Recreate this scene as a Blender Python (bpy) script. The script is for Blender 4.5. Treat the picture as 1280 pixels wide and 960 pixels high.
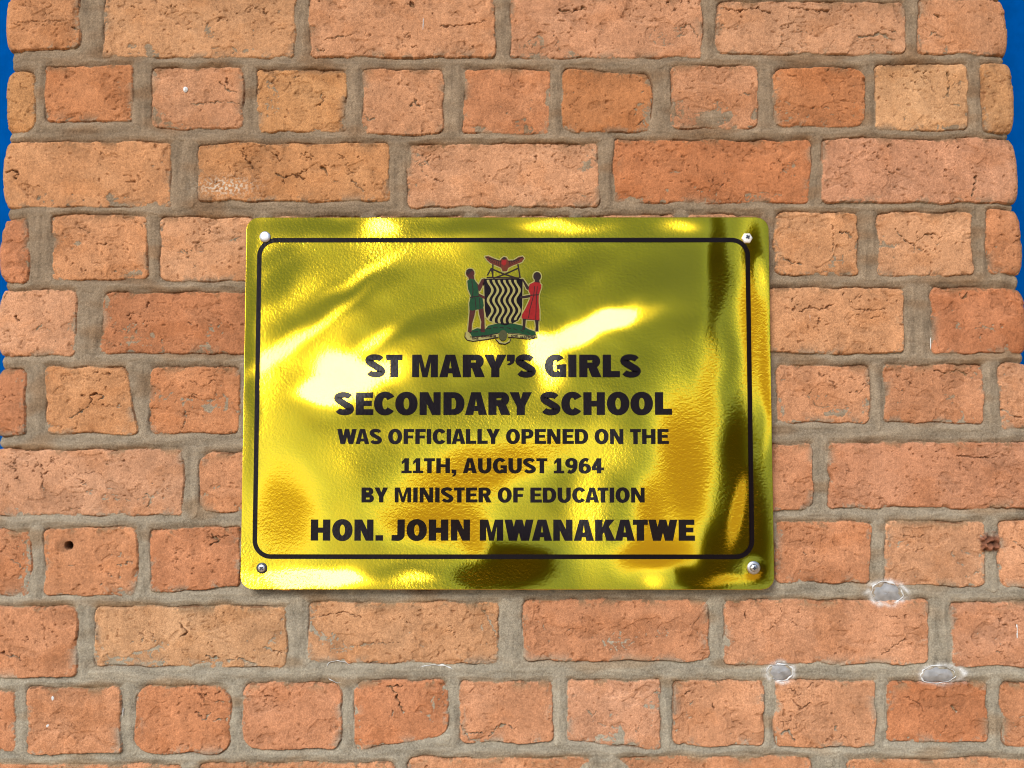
import bpy, bmesh, math, random
import numpy as np
from mathutils import Matrix, Vector

random.seed(7)
RNG = np.random.RandomState(11)
S = bpy.context.scene
COL = S.collection
for o in list(bpy.data.objects):
    bpy.data.objects.remove(o)

# ------------------------------------------------------------------ camera
F_PX = 1050.0                       # focal length in pixels of a 1280 px wide picture
FACE_Y = -0.014                     # front face of the plaque (brick faces are at y = 0)
PZ = 1.50                           # height of the plaque's centre above the ground
PITCH, ROLL, YAW = 5.28835e-2, -1.83e-4, 2.5106e-3
CAM = np.array([0.0076593, FACE_Y - 0.944445, PZ - 0.0305557])


def rot(rx, ry, rz):
    cx, sx, cy, sy, cz, sz = math.cos(rx), math.sin(rx), math.cos(ry), math.sin(ry), math.cos(rz), math.sin(rz)
    Rx = np.array([[1, 0, 0], [0, cx, -sx], [0, sx, cx]])
    Ry = np.array([[cy, 0, sy], [0, 1, 0], [-sy, 0, cy]])
    Rz = np.array([[cz, -sz, 0], [sz, cz, 0], [0, 0, 1]])
    return Rz @ Rx @ Ry


CM = rot(PITCH, ROLL, YAW)          # columns: right, forward, up
cam_data = bpy.data.cameras.new('camera')
cam = bpy.data.objects.new('camera', cam_data)
COL.objects.link(cam)
cam_data.sensor_width = 36.0
cam_data.lens = 36.0 * F_PX / 1280.0
cam_data.clip_start = 0.02
cam_data.clip_end = 5000
m = Matrix.Identity(4)
for r in range(3):
    m[r][0], m[r][1], m[r][2], m[r][3] = CM[r, 0], CM[r, 2], -CM[r, 1], CAM[r]
cam.matrix_world = m
S.camera = cam
S.render.resolution_x, S.render.resolution_y = 1024, 768
S.cycles.filter_width = 1.1

# ------------------------------------------------------------------ light
SUN_EL, SUN_AZ = 36.0, -26.0        # degrees; azimuth measured at the wall's outward normal, minus = to the left
SUN_STRENGTH, SUN_ANGLE = 1.15, 24.0
SKY_STRENGTH = 0.072
S.view_settings.view_transform = 'Standard'
S.view_settings.look = 'None'
S.view_settings.gamma = 1.0
S.view_settings.exposure = 1.52
w = bpy.data.worlds.new('World')
S.world = w
w.use_nodes = True
nt = w.node_tree
sky = nt.nodes.new('ShaderNodeTexSky')
sky.sky_type = 'NISHITA'
sky.sun_disc = False
sky.sun_elevation = math.radians(SUN_EL)
sky.air_density = 1.0
sky.dust_density = 1.0
sky.ozone_density = 1.0
# direction from the scene to the sun
sd = Vector((math.sin(math.radians(SUN_AZ)) * math.cos(math.radians(SUN_EL)),
             -math.cos(math.radians(SUN_AZ)) * math.cos(math.radians(SUN_EL)),
             math.sin(math.radians(SUN_EL))))
sky.sun_rotation = math.atan2(sd.x, sd.y)
bg = nt.nodes['Background']
bg.inputs['Strength'].default_value = SKY_STRENGTH
nt.links.new(sky.outputs[0], bg.inputs['Color'])
sun_data = bpy.data.lights.new('sun', 'SUN')
sun_data.energy = SUN_STRENGTH
sun_data.angle = math.radians(SUN_ANGLE)
sun_data.color = (1.0, 0.97, 0.93)
sun = bpy.data.objects.new('sun', sun_data)
COL.objects.link(sun)
sun.location = sd * 20
sun.rotation_euler = sd.to_track_quat('Z', 'Y').to_euler()


# ------------------------------------------------------------------ helpers
def on_plane(px, py, y0=0.0):
    """point of the plane y = y0 behind a photograph coordinate"""
    px = np.asarray(px, float)
    py = np.asarray(py, float)
    d = (CM[:, 0][:, None] * ((px - 640) / F_PX).ravel() + CM[:, 1][:, None]
         + CM[:, 2][:, None] * ((480 - py) / F_PX).ravel())
    t = (y0 - CAM[1]) / d[1]
    return (CAM[0] + d[0] * t).reshape(px.shape), (CAM[2] + d[2] * t).reshape(px.shape)


def lin(r, g, b, k=1.0):
    f = lambda c: (c / 255 / 12.92 if c / 255 <= 0.04045 else ((c / 255 + 0.055) / 1.055) ** 2.4) * k
    return (f(r), f(g), f(b))


def tag(o, label=None, cat=None, group=None, kind=None):
    if label: o['label'] = label
    if cat: o['category'] = cat
    if group: o['group'] = group
    if kind: o['kind'] = kind
    return o


def link(name, me, mat, parent=None):
    o = bpy.data.objects.new(name, me)
    COL.objects.link(o)
    if mat: me.materials.append(mat)
    if parent: o.parent = parent
    return o


def mat_new(name):
    mt = bpy.data.materials.new(name)
    mt.use_nodes = True
    n = mt.node_tree.nodes
    return mt, mt.node_tree, n['Principled BSDF']


def node(t, typ, **kw):
    n = t.nodes.new(typ)
    for k, v in kw.items():
        setattr(n, k, v)
    return n


def noise_tex(t, scale, detail=3.0, rough=0.55, vec=None):
    n = node(t, 'ShaderNodeTexNoise')
    n.inputs['Scale'].default_value = scale
    n.inputs['Detail'].default_value = detail
    n.inputs['Roughness'].default_value = rough
    if vec is None:
        tc = node(t, 'ShaderNodeTexCoord')
        vec = tc.outputs['Object']
    t.links.new(vec, n.inputs['Vector'])
    return n


def ramp(t, src, stops):
    r = node(t, 'ShaderNodeValToRGB')
    while len(r.color_ramp.elements) < len(stops):
        r.color_ramp.elements.new(0.5)
    for e, (p, c) in zip(r.color_ramp.elements, stops):
        e.position = p
        e.color = (*c, 1) if len(c) == 3 else c
    t.links.new(src, r.inputs[0])
    return r


def simple_mat(name, col, rough=0.6, metal=0.0, nscale=400, namp=0.15, bump=0.2, bdist=0.0004, spec=0.5):
    mt, t, b = mat_new(name)
    n = noise_tex(t, nscale)
    c0 = tuple(max(0, c * (1 - namp)) for c in col)
    c1 = tuple(min(1, c * (1 + namp)) for c in col)
    r = ramp(t, n.outputs['Fac'], [(0.3, c0), (0.7, c1)])
    t.links.new(r.outputs[0], b.inputs['Base Color'])
    b.inputs['Roughness'].default_value = rough
    b.inputs['Metallic'].default_value = metal
    b.inputs['Specular IOR Level'].default_value = spec
    if bump:
        bp = node(t, 'ShaderNodeBump')
        bp.inputs['Strength'].default_value = bump
        bp.inputs['Distance'].default_value = bdist
        t.links.new(n.outputs['Fac'], bp.inputs['Height'])
        t.links.new(bp.outputs[0], b.inputs['Normal'])
    return mt


def mesh_np(name, V, Q):
    me = bpy.data.meshes.new(name)
    V = np.asarray(V, np.float32)
    Q = np.asarray(Q, np.int32)
    me.vertices.add(len(V))
    me.vertices.foreach_set('co', V.ravel())
    me.loops.add(Q.size)
    me.loops.foreach_set('vertex_index', Q.ravel())
    me.polygons.add(len(Q))
    me.polygons.foreach_set('loop_start', np.arange(0, Q.size, Q.shape[1], dtype=np.int32))
    me.polygons.foreach_set('use_smooth', np.ones(len(Q), bool))
    me.update(calc_edges=True)
    return me


def grid_quads(nz, nu, base=0):
    i = (np.arange(nz - 1)[:, None] * nu + np.arange(nu - 1)[None, :]) + base
    return np.stack([i, i + 1, i + 1 + nu, i + nu], -1).reshape(-1, 4)


_GA = np.random.RandomState(3).rand(4096) * 2 * math.pi
_GX, _GY = np.cos(_GA).astype(np.float32), np.sin(_GA).astype(np.float32)


def pn(x, y, seed=0):
    """2-D gradient noise, roughly -0.7 .. 0.7"""
    x = x.astype(np.float32); y = y.astype(np.float32)
    xf = np.floor(x); yf = np.floor(y)
    fx = x - xf; fy = y - yf
    xi = xf.astype(np.int64); yi = yf.astype(np.int64)
    u = fx * fx * fx * (fx * (fx * 6 - 15) + 10)
    v = fy * fy * fy * (fy * (fy * 6 - 15) + 10)

    def g(a, b, dx, dy):
        h = (a * 374761393 + b * 668265263 + seed * 974711) & 0xffffffff
        h = ((h ^ (h >> 13)) * 1274126177) & 0xffffffff
        h = (h ^ (h >> 16)) & 4095
        return _GX[h] * dx + _GY[h] * dy
    a = g(xi, yi, fx, fy); b = g(xi + 1, yi, fx - 1, fy)
    c = g(xi, yi + 1, fx, fy - 1); d = g(xi + 1, yi + 1, fx - 1, fy - 1)
    a += u * (b - a); c += u * (d - c)
    return a + v * (c - a)


def sst(a, b, x):
    t = np.clip((x - a) / (b - a), 0, 1)
    return t * t * (3 - 2 * t)


# ------------------------------------------------------------------ ground, and an unseen wood added for dark reflections in the plaque
def build_ground():
    me = bpy.data.meshes.new('ground')
    bm = bmesh.new()
    R = 2500
    vs = [bm.verts.new(p) for p in ((-R, -R, 0), (R, -R, 0), (R, R, 0), (-R, R, 0))]
    bm.faces.new(vs)
    bm.to_mesh(me); bm.free()
    mt, t, b = mat_new('dry_soil')
    n1 = noise_tex(t, 0.6, 6); n2 = noise_tex(t, 14, 5)
    r = ramp(t, n1.outputs['Fac'], [(0.3, (0.58, 0.34, 0.14)), (0.7, (0.66, 0.42, 0.20))])
    r2 = ramp(t, n2.outputs['Fac'], [(0.25, (0.75, 0.75, 0.75)), (0.75, (1, 1, 1))])
    mx = node(t, 'ShaderNodeMixRGB', blend_type='MULTIPLY')
    mx.inputs[0].default_value = 1
    t.links.new(r.outputs[0], mx.inputs[1]); t.links.new(r2.outputs[0], mx.inputs[2])
    t.links.new(mx.outputs[0], b.inputs['Base Color'])
    b.inputs['Roughness'].default_value = 0.95
    tag(link('ground', me, mt), kind='structure')


def build_wood():  # unseen trees added so the plaque has something dark to mirror
    V, Q = [], []
    rs = np.random.RandomState(5)
    for k in range(46):
        a = math.radians(36 + 56 * (k + rs.rand() * .8) / 46)
        d = 32 + rs.rand() * 9
        cx, cy = d * math.sin(a), -d * math.cos(a)
        hgt = 8.5 + rs.rand() * 3.5
        rad = 2.6 + rs.rand() * 1.2
        n = 700
        p = rs.normal(size=(n, 3)); p /= np.linalg.norm(p, axis=1)[:, None]
        p *= (rs.rand(n, 1) ** 0.4)
        lob = 1 + 0.35 * np.sin(p[:, 0:1] * 5 + k) * np.cos(p[:, 2:3] * 4 + k)
        p = p * lob * np.array([rad, rad, hgt * .5]) + np.array([cx, cy, hgt * .52])
        s = 0.3 + rs.rand(n) * 0.35
        ax = rs.normal(size=(n, 3)); ax /= np.linalg.norm(ax, axis=1)[:, None]
        bx = np.cross(ax, rs.normal(size=(n, 3))); bx /= np.linalg.norm(bx, axis=1)[:, None]
        for i in range(n):
            b0 = len(V)
            for sx, sy in ((-1, -.6), (1, -.6), (1, .6), (-1, .6)):
                V.append(p[i] + ax[i] * s[i] * sx + bx[i] * s[i] * sy)
            Q.append((b0, b0 + 1, b0 + 2, b0 + 3))
        # trunk
        for j in range(6):
            b0 = len(V)
            for jj, z in ((j, 0), (j + 1, 0), (j + 1, hgt * .6), (j, hgt * .6)):
                an = jj / 6 * 2 * math.pi
                V.append(np.array([cx + .16 * math.cos(an), cy + .16 * math.sin(an), z]))
            Q.append((b0, b0 + 1, b0 + 2, b0 + 3))
    V = np.array(V); V[:, 2] = np.maximum(V[:, 2], 0.01)
    me = mesh_np('reflection_wood', V, Q)
    mt = simple_mat('foliage', (0.12, 0.115, 0.05), 0.7, nscale=2, namp=.4, bump=0)
    tag(link('reflection_wood', me, mt), 'dark green wood added out of view for dark reflections in the gold plaque', 'wood', kind='stuff')


build_ground()
build_wood()


# ------------------------------------------------------------------ blue wall behind the pillar
def bevel_box(name, x0, x1, y0, y1, z0, z1, bev, mat, parent=None):
    bm = bmesh.new()
    bmesh.ops.create_cube(bm, size=1)
    for v in bm.verts:
        v.co = Vector((x0 + (v.co.x + .5) * (x1 - x0), y0 + (v.co.y + .5) * (y1 - y0), z0 + (v.co.z + .5) * (z1 - z0)))
    bmesh.ops.bevel(bm, geom=bm.edges[:], offset=bev, segments=2, affect='EDGES')
    me = bpy.data.meshes.new(name)
    bm.to_mesh(me); bm.free()
    return link(name, me, mat, parent)


blue = simple_mat('blue_gloss_paint', (0.0, 0.060, 0.26), 0.7, nscale=60, namp=.08, bump=.25, bdist=.002, spec=.0)
tag(bevel_box('painted_wall', -1.6, 1.6, 0.16, 0.30, 0.0, 2.55, .006, blue),
    'bright blue painted wall showing behind both edges of the brick pillar', 'wall')

# ------------------------------------------------------------------ brick pillar
XL = float(on_plane([-1.5], [215.])[0][0])
XR = float(on_plane([1276.], [215.])[0][0])
RC = 0.012                      # arris radius
SIDE = 0.16                     # depth of the returns
ARC = RC * math.pi / 2

# brick courses, photograph coordinates: x0, x1, top, bottom, colour   ('L'/'R' = turns the corner)
L_, R_ = -999, 9999
c = lambda r, g, b: (r, g, b)
rows = [
    # A
    [(L_, 99, -9, 62, c(196, 128, 82)), (127, 367, -8, 70, c(205, 145, 100)), (388, 617, -4, 70, c(203, 138, 98)),
     (640, 876, -3, 71, c(205, 140, 103)), (897, 1132, 2, 66, c(207, 146, 108)), (1152, R_, 0, 66, c(204, 138, 98))],
    # B
    [(L_, 41, 89, 162, c(196, 134, 80)), (58, 165, 84, 150, c(191, 116, 70)), (190, 302, 86, 159, c(202, 137, 98)),
     (322, 431, 88, 163, c(202, 138, 84)), (454, 553, 88, 166, c(205, 140, 100)), (580, 687, 88, 165, c(199, 124, 82)),
     (704, 814, 86, 164, c(186, 112, 62)), (840, 946, 83, 159, c(200, 134, 96)), (969, 1080, 86, 157, c(193, 114, 66)),
     (1097, 1211, 82, 161, c(208, 152, 106)), (1231, R_, 80, 164, c(202, 142, 92))],
    # C
    [(L_, 212, 179, 257, c(205, 139, 92)), (249, 485, 181, 250, c(197, 131, 80)), (511, 747, 181, 257, c(209, 145, 106)),
     (769, 1012, 176, 252, c(188, 107, 62)), (1029, R_, 175, 252, c(204, 138, 104))],
    # D
    [(L_, 34, 275, 351, c(196, 118, 78)), (67, 182, 270, 348, c(213, 143, 97)), (201, 316, 273, 350, c(214, 150, 108)),
     (340, 450, 272, 348, c(205, 140, 100)), (470, 580, 272, 348, c(205, 140, 100)), (600, 710, 272, 348, c(205, 140, 100)),
     (730, 840, 271, 346, c(205, 140, 100)), (860, 950, 270, 345, c(205, 140, 100)),
     (970, 1071, 267, 342, c(209, 144, 98)), (1098, 1213, 267, 343, c(212, 150, 108)), (1233, R_, 263, 341, c(200, 124, 80))],
    # E
    [(L_, 93, 364, 443, c(212, 148, 110)), (127, 350, 367, 441, c(187, 112, 72)), (375, 600, 365, 440, c(205, 140, 100)),
     (625, 860, 365, 440, c(205, 140, 100)), (885, 1127, 362, 440, c(213, 147, 102)), (1164, R_, 361, 440, c(194, 114, 74))],
    # F
    [(L_, 29, 463, 544, c(190, 115, 76)), (55, 169, 460, 541, c(206, 140, 92)), (189, 298, 460, 540, c(199, 124, 80)),
     (318, 430, 460, 538, c(205, 140, 100)), (450, 560, 460, 538, c(205, 140, 100)), (580, 690, 460, 538, c(205, 140, 100)),
     (712, 825, 460, 535, c(205, 140, 100)), (845, 950, 460, 532, c(205, 140, 100)),
     (973, 1086, 459, 527, c(212, 144, 104)), (1106, 1223, 458, 527, c(199, 130, 92)), (1245, R_, 455, 536, c(206, 142, 104))],
    # G
    [(L_, 227, 564, 643, c(207, 147, 112)), (251, 480, 567, 638, c(209, 140, 100)), (505, 735, 562, 638, c(205, 140, 100)),
     (760, 1014, 557, 636, c(204, 132, 94)), (1037, R_, 555, 634, c(199, 130, 96))],
    # H
    [(L_, 36, 665, 743, c(199, 126, 86)), (57, 169, 662, 743, c(208, 136, 94)), (189, 298, 661, 735, c(200, 124, 84)),
     (320, 430, 661, 735, c(205, 140, 100)), (450, 560, 661, 735, c(205, 140, 100)), (580, 690, 661, 735, c(205, 140, 100)),
     (712, 825, 661, 732, c(205, 140, 100)), (845, 950, 658, 730, c(205, 140, 100)),
     (970, 1085, 654, 727, c(204, 130, 90)), (1106, 1220, 654, 731, c(211, 149, 110)), (1240, R_, 653, 733, c(212, 145, 106))],
    # I
    [(L_, 95, 761, 847, c(203, 133, 94)), (119, 356, 760, 832, c(207, 153, 110)), (387, 622, 755, 828, c(208, 149, 106)),
     (655, 885, 752, 825, c(202, 132, 94)), (907, 1155, 752, 829, c(207, 140, 103)), (1184, R_, 755, 832, c(206, 140, 106))],
    # J
    [(L_, 17, 868, 940, c(204, 130, 90)), (36, 150, 862, 940, c(208, 138, 98)), (170, 287, 860, 940, c(203, 126, 84)),
     (305, 425, 856, 935, c(208, 136, 98)), (444, 560, 853, 932, c(205, 127, 86)), (575, 690, 854, 927, c(208, 140, 102)),
     (710, 824, 852, 933, c(213, 150, 116)), (843, 954, 853, 931, c(212, 145, 106)), (970, 1090, 853, 932, c(213, 147, 108)),
     (1108, 1221, 855, 926, c(196, 116, 74)), (1240, R_, 855, 932, c(204, 132, 92))],
    # K
    [(L_, 225, 958, 1032, c(204, 132, 92)), (250, 492, 956, 1030, c(206, 138, 98)), (512, 736, 950, 1025, c(208, 140, 100)),
     (775, 1012, 949, 1024, c(206, 136, 96)), (1058, R_, 951, 1027, c(206, 138, 98))],
]
slopes = {(1, 6): (86, 95, 164, 163), (1, 0): (92, 88, 160, 163), (4, 1): None, (9, 4): (853, 853, 938, 918),
          (8, 0): (761, 761, 847, 845), (0, 4): (3, 4, 66, 66), (0, 3): (-6, -2, 71, 70), (9, 6): (852, 853, 924, 936),
          (0, 0): (-10, -8, 62, 60), (7, 2): (664, 660, 738, 733), (5, 1): None}
xs_fix = {(4, 1): (132, 350, 125, 350), (5, 1): (57, 156, 60, 170), (6, 1): (252, 480, 250, 480),
          (1, 5): (582, 686, 580, 687), (5, 8): (973, 1086, 973, 1084), (0, 1): (134, 369, 127, 366)}
big_round = {(1, 0): .012, (0, 4): .006, (1, 6): .010, (9, 2): .016, (9, 3): .012, (6, 1): .012, (9, 4): .012, (1, 8): .012}

BR = []      # quads in (u, z) on the unrolled surface: TL, TR, BR, BL, colour, radius


def wrapL(length): return XL - (ARC - RC) - length
def wrapR(length): return XR + (ARC - RC) + length


side_len = lambda i: 0.105 if i % 2 == 0 else 0.11
row_z = []
for i, row in enumerate(rows):
    zs = []
    for j, (x0, x1, y0, y1, colr) in enumerate(row):
        t0, t1, b0, b1 = y0, y0, y1, y1
        if slopes.get((i, j)): t0, t1, b0, b1 = slopes[(i, j)]
        xa, xb, xc, xd = x0, x1, x0, x1
        if (i, j) in xs_fix: xa, xb, xc, xd = xs_fix[(i, j)]
        fx = lambda v: min(max(v, 0), 1275)
        U, Z = on_plane([fx(xa), fx(xb), fx(xd), fx(xc)], [t0, t1, b1, b0])
        U = list(U)
        if x0 == L_: U[0] = U[3] = wrapL(side_len(i))
        if x1 == R_: U[1] = U[2] = wrapR(side_len(i + 1))
        rad = big_round.get((i, j), random.uniform(.003, .007))
        BR.append(([(U[k], Z[k]) for k in range(4)], lin(*colr), rad))
        zs.append((Z[0] + Z[1]) / 2); zs.append((Z[2] + Z[3]) / 2)
    row_z.append((max(zs), min(zs)))
    # bricks of the returns behind the corner bricks
    ztop, zbot = np.median(zs[0::2]), np.median(zs[1::2])
    for sgn in (-1, 1):
        s0 = (XL if sgn < 0 else XR) + sgn * (ARC - RC + side_len(i + (sgn > 0)) + .014)
        s1 = s0 + sgn * .22
        a, b = min(s0, s1), max(s0, s1)
        BR.append(([(a, ztop), (b, ztop), (b, zbot), (a, zbot)], lin(*random.choice(row)[4]), .005))


def extra_row(i, ztop, zbot):
    stretch = i % 2 == 0
    x = XL - .21
    rs = random.Random(i * 31 + 5)
    x += rs.uniform(-.03, .03)
    while x < XR + .25:
        wdt = (.214 if stretch else .103) + rs.uniform(-.005, .005)
        a = rs.uniform(-.003, .003)
        cl = rs.choice([(205, 140, 100), (200, 128, 86), (211, 149, 110), (192, 114, 70), (206, 142, 94)])
        BR.append(([(x, ztop + a), (x + wdt, ztop - a), (x + wdt, zbot + a), (x, zbot - a)], lin(*cl), rs.uniform(.003, .007)))
        x += wdt + .014 + rs.uniform(0, .008)


zhi = float(on_plane([640.], [-30.])[1][0]); zlo = float(on_plane([640.], [990.])[1][0])
PITCH_Z = 0.0855
ZTOP_ALL = 2.55
z = max(float(on_plane([640.], [-26.])[1][0]), 0)
i = 1
while z < ZTOP_ALL + .05:
    extra_row(i, z + .068, z); z += PITCH_Z; i += 1
z = float(on_plane([640.], [1044.])[1][0])
i = 1
while z > -.05:
    extra_row(i, z, z - .068); z -= PITCH_Z; i += 1
BOFF = RNG.normal(size=(len(BR), 6))


def carve_lines():
    """cracks, pits and gouges one can see in the photograph: points, half width (px), depth (m)"""
    return [
        ([(1075, 46), (1090, 45), (1100, 41), (1112, 47), (1120, 50)], 2.2, .0030),
        ([(1095, 42), (1108, 37), (1122, 40)], 1.4, .0020),
        ([(1186, 90), (1188, 103), (1187, 120)], 1.6, .0050),
        ([(1219, 222), (1217, 236), (1214, 246)], 1.8, .0050),
        ([(400, 117), (403, 125), (401, 132)], 1.5, .0040), ([(396, 131), (402, 129)], 2.0, .0050),
        ([(513, 132), (519, 127), (524, 133)], 1.8, .0050), ([(518, 124), (519, 130)], 1.3, .004),
        ([(456, 143), (462, 150), (468, 148)], 1.4, .003),
        ([(402, 209), (406, 212)], 2.8, .0060), ([(406, 214), (410, 219)], 1.3, .003),
        ([(344, 218), (354, 222), (366, 219), (381, 223)], 1.5, .0030), ([(354, 223), (355, 231)], 1., .002),
        ([(366, 219), (378, 216), (385, 211)], 1.1, .0025),
        ([(302, 190), (309, 200), (317, 212)], 1.2, .0025), ([(340, 190), (350, 201)], 1.3, .0025),
        ([(440, 225), (446, 232), (455, 238)], 1.5, .003),
        ([(1171, 18), (1175, 20)], 3.0, .0070),
        ([(1163, 44), (1170, 40), (1176, 45), (1182, 46)], 1.1, .002),
        ([(88, 522), (98, 517), (108, 510), (114, 503), (113, 494), (122, 492)], 1.6, .0035),
        ([(113, 505), (130, 507), (150, 508)], .8, .0015),
        ([(122, 492), (130, 496), (122, 500)], 1.4, .003),
        ([(52, 590), (53, 612)], 1.3, .0025), ([(183, 617), (188, 624), (186, 634)], 1.8, .0040), ([(180, 622), (191, 621)], 1.3, .003),
        ([(488, 858), (494, 866), (497, 874), (500, 882), (505, 892)], 1.8, .004), ([(484, 858), (503, 857)], 1.6, .004),
        ([(490, 889), (491, 896)], 1.2, .003),
        ([(577, 908), (582, 914), (590, 916), (602, 916)], 1.4, .0035), ([(582, 914), (586, 924), (602, 926)], 1.4, .003),
        ([(612, 919), (622, 908), (632, 905), (643, 910)], 1.4, .003),
        ([(1183, 884), (1187, 889)], 3.0, .0060), ([(1130, 872), (1145, 880), (1150, 890)], 1.1, .002), ([(1168, 920), (1176, 908)], 1.1, .002),
        ([(258, 819), (266, 823), (273, 822)], 2.4, .004), ([(284, 826), (298, 824), (312, 828), (318, 830)], 1.5, .003),
        ([(413, 812), (440, 809), (470, 804), (500, 804)], .8, .0018),
        ([(0, 815), (12, 819), (24, 822)], 2.0, .004), ([(24, 818), (27, 825)], 1.6, .003),
        ([(990, 875), (1000, 886), (1012, 880)], 1.4, .0025), ([(1042, 909), (1043, 912)], 2.2, .006),
        ([(975, 918), (984, 912), (992, 924)], 1.8, .004),
        ([(1100, 818), (1112, 810), (1122, 802), (1128, 799)], 1.2, .0025), ([(930, 765), (932, 772)], 1.8, .003),
        ([(1106, 770), (1120, 772)], 1.1, .002), ([(1128, 768), (1129, 774)], 1.1, .002),
        ([(1119, 286), (1130, 300), (1142, 305), (1143, 317)], 1.5, .0030), ([(1142, 305), (1155, 294), (1168, 292)], 1.2, .0025),
        ([(1050, 290), (1061, 291), (1064, 297)], 2.2, .0045), ([(975, 320), (990, 328), (1004, 330)], 1.4, .003), ([(1040, 280), (1042, 315)], .9, .002),
        ([(1197, 368), (1203, 373), (1207, 367)], 1.8, .004), ([(1226, 408), (1234, 411), (1241, 413)], 1.6, .0035),
        ([(1000, 390), (1012, 384), (1025, 388), (1042, 380)], 1.4, .0025), ([(1063, 385), (1085, 388), (1105, 386)], 1.1, .002),
        ([(1165, 463), (1180, 466), (1195, 463), (1206, 468)], 1.4, .003), ([(1010, 496), (1015, 486)], 1.3, .0025),
        ([(1246, 512), (1258, 520), (1268, 522)], 1.5, .003), ([(1190, 570), (1215, 572), (1240, 570)], 1.2, .0025), ([(1237, 580), (1238, 630)], .7, .001),
        ([(20, 396), (22, 401)], 2.2, .004), ([(46, 410), (52, 406)], 2.2, .003), ([(126, 305), (132, 306)], 1.8, .004), ([(97, 284), (112, 290)], 1.0, .0025),
        ([(234, 402), (240, 406)], 1.4, .0025), ([(225, 540), (232, 525), (228, 505), (238, 495)], 1.1, .002), ([(205, 500), (215, 490)], .9, .002),
        ([(265, 668), (272, 676), (262, 682)], 1.8, .004), ([(258, 672), (285, 670)], 1.2, .0025),
        ([(14, 700), (22, 705), (26, 710)], 1.4, .003), ([(85, 706), (98, 707)], 1., .002), ([(146, 708), (164, 702)], 1.1, .002),
        ([(15, 213), (23, 216), (18, 222)], 1.8, .004), ([(6, 216), (14, 214)], 1.4, .003),
        ([(90, 33), (98, 38)], 2.0, .003), ([(16, 31), (40, 27), (80, 26)], .8, .0018), ([(395, 62), (405, 63)], 2.0, .003),
        ([(510, 5), (518, 8), (512, 1)], 2.2, .004), ([(404, 50), (425, 46), (440, 44)], 1.2, .0025), ([(550, 33), (575, 32), (600, 29)], 1.2, .0025),
        ([(700, 12), (715, 14), (730, 9)], 2.2, .003), ([(850, 35), (862, 30), (868, 36), (872, 46)], 1.5, .0035), ([(845, 48), (854, 40)], 1.1, .002),
        ([(902, 10), (920, 14), (945, 10), (965, 17)], 1.3, .0025), ([(985, 10), (1010, 11), (1035, 14)], 1.3, .0025),
        ([(275, 102), (285, 112), (296, 115)], 1.4, .0025), ([(240, 130), (262, 128), (280, 126), (300, 130)], 1.2, .0025), ([(283, 98), (284, 108)], 1.2, .003),
        ([(795, 158), (804, 150), (808, 157)], 1.4, .003), ([(925, 118), (940, 117)], 1.3, .0025),
        ([(245, 890), (256, 900), (262, 892)], 1.6, .003), ([(268, 902), (278, 898)], 1.5, .003), ([(250, 868), (258, 880)], 1.4, .003),
        ([(400, 770), (430, 765), (452, 772)], 1.2, .002), ([(225, 780), (235, 790), (226, 796)], 1.4, .003), ([(330, 810), (352, 816)], 1.1, .002),
        ([(602, 760), (612, 775), (620, 795), (624, 812)], 1.3, .003), ([(735, 888), (738, 892)], 1.8, .004), ([(889, 879), (893, 885)], 1.6, .003),
        ([(740, 930), (762, 916), (775, 920)], 1., .002), ([(1140, 690), (1152, 684)], .9, .0015), ([(1122, 668), (1140, 672), (1152, 670)], 1.1, .002),
        ([(1200, 722), (1215, 714)], 1., .002), ([(1256, 678), (1268, 686), (1275, 684)], 1.3, .003),
    ]


def random_tears():
    """short jagged drag tears and pits left in the clay by moulding, in loose clusters"""
    rs = np.random.RandomState(77)
    out = []
    for k, (q, colr, rad) in enumerate(BR):
        us = [p[0] for p in q]; zs = [p[1] for p in q]
        u0, u1, z0, z1 = min(us) + .006, max(us) - .006, min(zs) + .005, max(zs) - .005
        if z1 < zlo or z0 > zhi or u1 < XL or u0 > XR: continue
        area = (u1 - u0) * (z1 - z0) / (.1 * .06)
        for cidx in range(rs.poisson(1.5 * area)):
            cu = rs.uniform(u0, u1)
            cz = z1 - abs(rs.normal(0, .018)) if rs.rand() < .55 else rs.uniform(z0, z1)
            mean = rs.choice([0, 0, .5, -.5, 1.3])
            for s_ in range(rs.randint(2, 9)):
                x = cu + rs.normal(0, .009); zz = cz + rs.normal(0, .006)
                if not (u0 < x < u1 and z0 < zz < z1): continue
                n = rs.randint(2, 6); a = mean + rs.normal(0, .5)
                pu, pz = [x], [zz]
                for _ in range(n):
                    a += rs.normal(0, .75); l_ = rs.uniform(.0008, .0032)
                    x += l_ * math.cos(a); zz += l_ * math.sin(a) * .8; pu.append(x); pz.append(zz)
                out.append((np.array(pu), np.array(pz), rs.uniform(.00022, .0006), rs.uniform(.0007, .0024)))
        for s_ in range(rs.poisson(8 * area)):
            x, zz = rs.uniform(u0, u1), rs.uniform(z0, z1)
            l_ = rs.exponential(.0008)
            out.append((np.array([x, x + l_]), np.array([zz, zz + rs.normal(0, .0006)]), rs.uniform(.0003, .0007), rs.uniform(.0008, .002)))
    return out


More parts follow.
